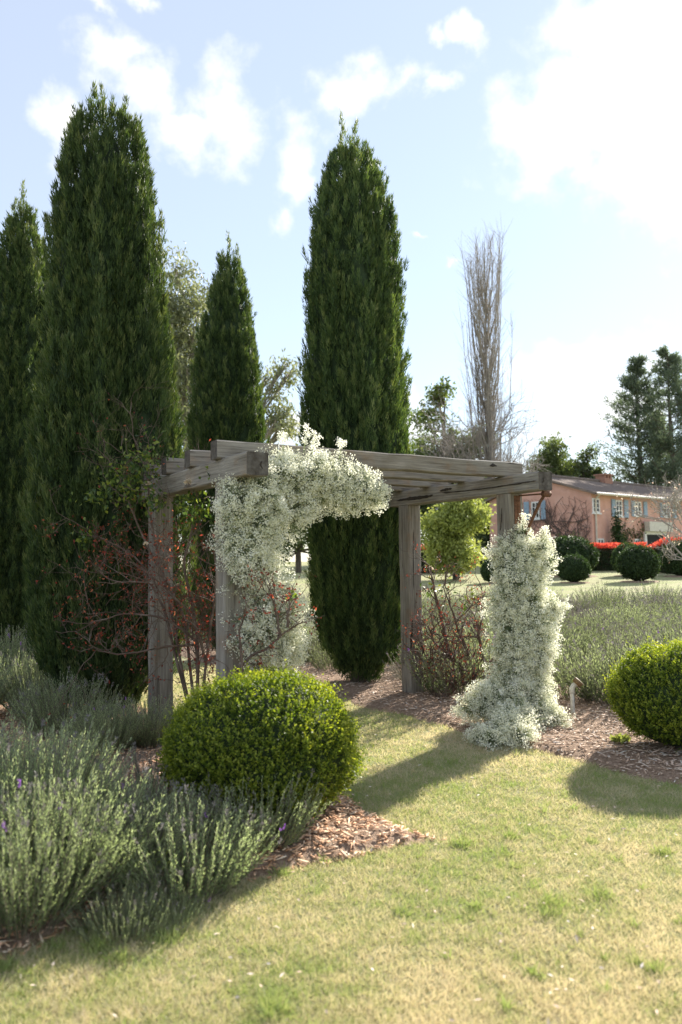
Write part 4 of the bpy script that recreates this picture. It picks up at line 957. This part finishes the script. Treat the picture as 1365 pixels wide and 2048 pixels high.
def conifer(x, y, H, rad, label, seed, n=12000):
    global rng
    rng = np.random.default_rng(seed)
    t = empty('conifer_tree', (x, y, float(tz(x, y)))); tag(t, label, 'tree', 'tall conifers behind the house roof')
    br = [(np.array([(0, 0, -.2), (.1, 0, H*.4), (0, .1, H*.75), (0, 0, H)]), np.array([.34, .24, .13, .02]))]; Ps, Ds = [], []
    nl = 120
    for k in range(nl):
        f = .22+.77*(k+rng.random())/nl; a = rng.random()*6.28; L = rad*(1.03-f)**.8*(.5+.75*rng.random())
        if f < .45: L *= .55+.8*rng.random()
        s0 = np.array([0, 0, H*f]); e = s0+np.array([math.cos(a)*L, math.sin(a)*L, L*(.32+.2*rng.random())]); md = (s0+e)/2+np.array([0, 0, -.08*L])
        br.append((np.array([s0, md, e]), np.array([.05, .03, .008])))
        m = int(n/nl); s = .25+.75*rng.random(m); q = (s0[None]*(1-s)[:, None]**2+2*md[None]*(s*(1-s))[:, None]+e[None]*(s**2)[:, None])
        Ps.append(q+rng.normal(0, .16+.12*L/rad, (m, 3))*np.array([1, 1, .8])); Ds.append(np.tile(e-s0, (m, 1))/max(L, .1)*.6+rng.normal(0, .5, (m, 3))+np.array([0, 0, .35]))
    obj('trunk', mesh('trunk', *tubes(br, 5), smooth=True), M['bark'], t)
    P = np.concatenate(Ps); D = np.concatenate(Ds)
    obj('crown', mesh('crown', *leaf_arrays(P, D, .46*(.6+.6*rng.random(len(P))), .10, rng.random(len(P)))), M['conifer'], t)['kind'] = 'stuff'
p = at(1287, 1110, 72); conifer(p[0], 72, 18.6, 6.2, 'loose dark conifer rising behind the house chimney', 114)
p = at(1352, 1110, 70); conifer(p[0], 70, 18.9, 5.4, 'tall feathery conifer beyond the bare budding tree', 115)
p = at(1405, 1110, 73); conifer(p[0], 73, 17, 3.4, 'conifer at the end of the group behind the house', 116)
p = at(1325, 1110, 76); conifer(p[0], 76, 14, 4.2, 'lower conifer between the two tall ones', 117, 8000)
# bare poplar
def poplar(x, y, H, rad, label, seed, nb=70, twig=18):
    global rng
    rng = np.random.default_rng(seed)
    t = empty('poplar_tree', (x, y, float(tz(x, y)))); tag(t, label, 'tree')
    tk = [(np.array([(0, 0, -.2), (.1, 0, H*.3), (-.1, .05, H*.6), (0, 0, H*.98)]), np.array([.30, .22, .12, .02]))]; br = []
    for k in range(nb):
        f = .06+.74*rng.random()**1.2; a = rng.random()*6.28; L = min(H*(.22+.34*rng.random()), H*(1.0-f)*(.75+.25*rng.random())); R_ = rad*(.25+.75*rng.random())*min(1, 1.1*(1.1-f)+.3)
        s0 = np.array([0, 0, H*f]); o_ = np.array([math.cos(a), math.sin(a), 0]); m1 = s0+o_*R_*.7+np.array([0, 0, L*.35]); e = s0+o_*R_+np.array([0, 0, L])+rng.normal(0, .15, 3)
        br.append((np.array([s0, m1, (m1+e)/2+rng.normal(0, .08, 3), e]), np.array([.075, .05, .032, .012])))
        for q in range(twig):
            g = .25+.75*rng.random(); b0_ = s0*(1-g)**2+2*m1*g*(1-g)+e*g*g; l2 = .7+1.5*rng.random(); dd = unit(np.array([rng.normal(0, .38), rng.normal(0, .38), 1]))
            br.append((np.array([b0_, b0_+dd*l2*.5+rng.normal(0, .06, 3), b0_+dd*l2+o_*.1]), np.array([.013, .010, .005])))
    obj('trunk', mesh('trunk', *tubes(tk, 8), smooth=True), M['bark_grey'], t)
    obj('branches', mesh('branches', *tubes(br, 3)), M['twig'], t)['kind'] = 'stuff'
p = at(986, 1110, 60); poplar(p[0], 60, 25.8, 2.5, 'tall slender leafless poplar standing against the sky', 118, 95, 20)
def baretree(x, y, H, spread, label, seed, trunkr, buds=0, depth=3, name='bare_tree', arms=7, bud_mat='rose_flower'):
    global rng
    rng = np.random.default_rng(seed)
    t = empty(name, (x, y, float(tz(x, y)))); tag(t, label, 'tree'); br, tips = [], []
    tk = [(np.array([(0, 0, -.2), (0, .02, H*.15), (.02, 0, H*.4)]), np.array([trunkr, trunkr*.8, trunkr*.5]))]
    for k in range(arms):
        a = k*2.4+rng.random(); f = .15+.25*rng.random()
        grow((0, 0, H*f), (math.cos(a)*spread, math.sin(a)*spread, 1), H*(.35+.15*rng.random()), trunkr*.45, depth, br, tips, .16, .08, (4, 6), .6, .75, 6)
    obj('trunk', mesh('trunk', *tubes(tk, 7), smooth=True), M['bark_grey'], t); obj('branches', mesh('branches', *tubes(br, 3)), M['twig'], t)['kind'] = 'stuff'
    if buds:
        tp = np.array([q[0] for q in tips]); tp = tp[rng.integers(0, len(tp), buds)]
        obj('buds', mesh('buds', *leaf_arrays(tp, rdir(buds)+np.array([0, 0, .6]), .07, .035, rng.random(buds))), M[bud_mat], t)['kind'] = 'stuff'
p = at(1385, 1110, 24); baretree(p[0]+.3, 24, 4.1, 1.0, 'bare spreading tree with pale buds beside the far lawn', 119, .09, 260, 3)
p = at(1000, 1110, 63); baretree(p[0]+.2, 63, 11.5, .55, 'low leafless grey tree at the foot of the tall poplar', 120, .2, 0, 3, arms=9)
p = at(940, 1110, 62); baretree(p[0], 62, 12.5, .45, 'bare brown tree between the broadleaf tree and the poplar', 121, .2, 0, 3, arms=9)
# shrubs and trees seen through the arch
p = at(597, 1110, 46)
tree('background_tree', p[0], 46, 6.5, cl(0, 3.9, 2.2, 2.2, 12, 1.0, 21)+cl(.5, 1.6, 2.4, .9, 6, .8, 22), M['broad'], .22, 8000, 'leafy green tree seen through the arch beyond the lawn', 'tree', 122, .2)
for k, (px, Y, H, w_) in enumerate([(720, 60, 8, 4.5), (830, 62, 6.5, 4), (960, 56, 6, 3.2), (480, 55, 9, 4), (330, 52, 8, 4), (150, 56, 9, 4.5), (20, 50, 8, 4), (1015, 58, 5, 3)]):
    p = at(px, 1110, Y)
    lab = ['dark tree in the belt hidden mostly by the rear cypress', 'low green tree behind the left end of the hedge', 'shrubby tree behind the yellow-green young tree', 'green tree beyond the slender cypress foot',
           'tree beyond the tangled rose', 'tree beyond the broad spired cypress', 'tree beyond the outermost cypress', 'low tree by the far gable corner'][k]
    tree('background_tree', p[0], Y, H, cl(0, H*.58, w_*.62, H*.36, 10, w_*.30, 30+k)+cl(0, H*.22, w_*.6, H*.14, 5, w_*.28, 50+k), M['broad'], .34, 4200, lab, 'tree', 130+k, .2)

# ------------------------------------------------------------------ grass, chips, litter
rng = np.random.default_rng(200)
n = 680000
yy = 2.0*(12.5/2.0)**rng.random(n)**.92; xx = (rng.random(n)*2-1)*(yy*.50+.6)
d = bed_inside(xx, yy); keep = (d < .03+rng.normal(0, .03, n)) & (yy < 13); xx, yy = xx[keep], yy[keep]; n = len(xx)
green = (v2(xx, yy, 1.2, 1)-.5)*.9+(v2(xx, yy, 4.5, 2)-.5)*.9+(v2(xx, yy, 14, 3)-.5)*.8
ntf = 300; ty = 2.1*(10/2.1)**rng.random(ntf)**.9; tx = (rng.random(ntf)*2-1)*(ty*.5+.2); tr_ = (.015+.045*rng.random(ntf)**2.5); tk_ = v2(tx, ty, 1.3, 8) > .5; tx, ty, tr_ = tx[tk_], ty[tk_], tr_[tk_]
tuftm = np.zeros(n, bool)
for cx_, cy_, cr_ in zip(tx, ty, tr_): tuftm |= ((xx-cx_)**2+(yy-cy_)**2 < (cr_*(.6+.8*rng.random(n)))**2)
blade_tone = np.clip(.42+green*.8+rng.normal(0, .28, n), 0, .95); blade_tone = np.where(tuftm, np.clip(.84+rng.normal(0, .12, n), 0, 1), blade_tone)  # blade colour from straw to green, greenest in the tufts
hgt = (.016+.022*rng.random(n))*(1+.5*(v2(xx, yy, 6, 5)-.5))*np.where(tuftm, 1.7, 1)
D = np.column_stack([rng.normal(0, .75, (n, 2)), np.abs(rng.normal(.65, .3, n))+.1])
wdt = (.0024+.0018*rng.random(n))*np.where(tuftm, 1.6, 1)*np.clip(yy/4, 1, 2.4)
g = obj('lawn_grass', mesh('lawn_grass', *spike_arrays(np.column_stack([xx, yy, tz(xx, yy)-.002]), D, hgt*1.25, wdt, blade_tone)), M['grass'])
tag(g, 'short dry and green grass blades of the lawn', 'grass', None, 'stuff')
# fallen bleached leaves on the lawn
n = 420; yy = 2.3+7*rng.random(n)**1.4; xx = (rng.random(n)*2-1)*(yy*.48); d = bed_inside(xx, yy); k = d < 0; xx, yy = xx[k], yy[k]; n = len(xx)
g = obj('fallen_leaves', mesh('fallen_leaves', *leaf_arrays(np.column_stack([xx, yy, tz(xx, yy)+.018]), np.column_stack([rng.normal(0, 1, (n, 2)), rng.normal(0, .2, n)]), .018+.022*rng.random(n), .012, .5+.5*rng.random(n), N=np.column_stack([rng.normal(0, .3, (n, 2)), np.ones(n)]))), M['chip'])
tag(g, 'small bleached fallen leaves scattered over the lawn', 'leaf litter', None, 'stuff')
def chips(parent, n, cond, seed, tone, matl):
    global rng
    rng = np.random.default_rng(seed)
    m = n*6; yy = 3.2*(13/3.2)**rng.random(m); xx = (rng.random(m)*2-1)*(yy*.50+.2); k = (bed_inside(xx, yy) > -.02+rng.normal(0, .035, m)) & cond(xx, yy)
    xx, yy = xx[k][:n], yy[k][:n]; n = len(xx)
    c = np.column_stack([xx, yy, bed_height(xx, yy)+.004+.014*rng.random(n)])
    a = rng.random(n)*6.28; tl = rng.normal(0, .14, n); L = .018+.075*rng.random(n)**2.4; W = .006+.010*rng.random(n); T = .0015+.003*rng.random(n)
    ex = np.column_stack([np.cos(a)*np.cos(tl), np.sin(a)*np.cos(tl), np.sin(tl)]); ey = unit(np.column_stack([-np.sin(a), np.cos(a), rng.normal(0, .18, n)])); ez = unit(np.cross(ex, ey)); ey = np.cross(ez, ex)
    V = []
    for sx in (-1, 1):
        for sy in (-1, 1):
            for sz in (-1, 1):
                V.append(c+ex*(sx*L/2*(1-.25*(sy > 0)*rng.random(n)))[:, None]+ey*(sy*W/2*(.6+.4*rng.random(n)))[:, None]+ez*(sz*T/2)[:, None])
    V = np.stack(V, 1).reshape(-1, 3); b_ = np.arange(n)[:, None, None]*8
    F = (b_+np.array([(0, 1, 3, 2), (4, 6, 7, 5), (0, 4, 5, 1), (2, 3, 7, 6), (0, 2, 6, 4), (1, 5, 7, 3)])[None]).reshape(-1, 4)
    rn = np.clip(tone+rng.normal(0, .26, n), 0, 1)
    o = obj('wood_chips', mesh('wood_chips', V, F, np.repeat(rn, 6)), matl, parent); o['kind'] = 'stuff'
chips(bedL, 11000, lambda x, y: (uv_of(x, y)[0] < 1.2) & (y < 11), 210, .55, M['chip_fresh'])
chips(bedR, 11500, lambda x, y: uv_of(x, y)[0] >= 1.2, 211, .55, M['chip'])
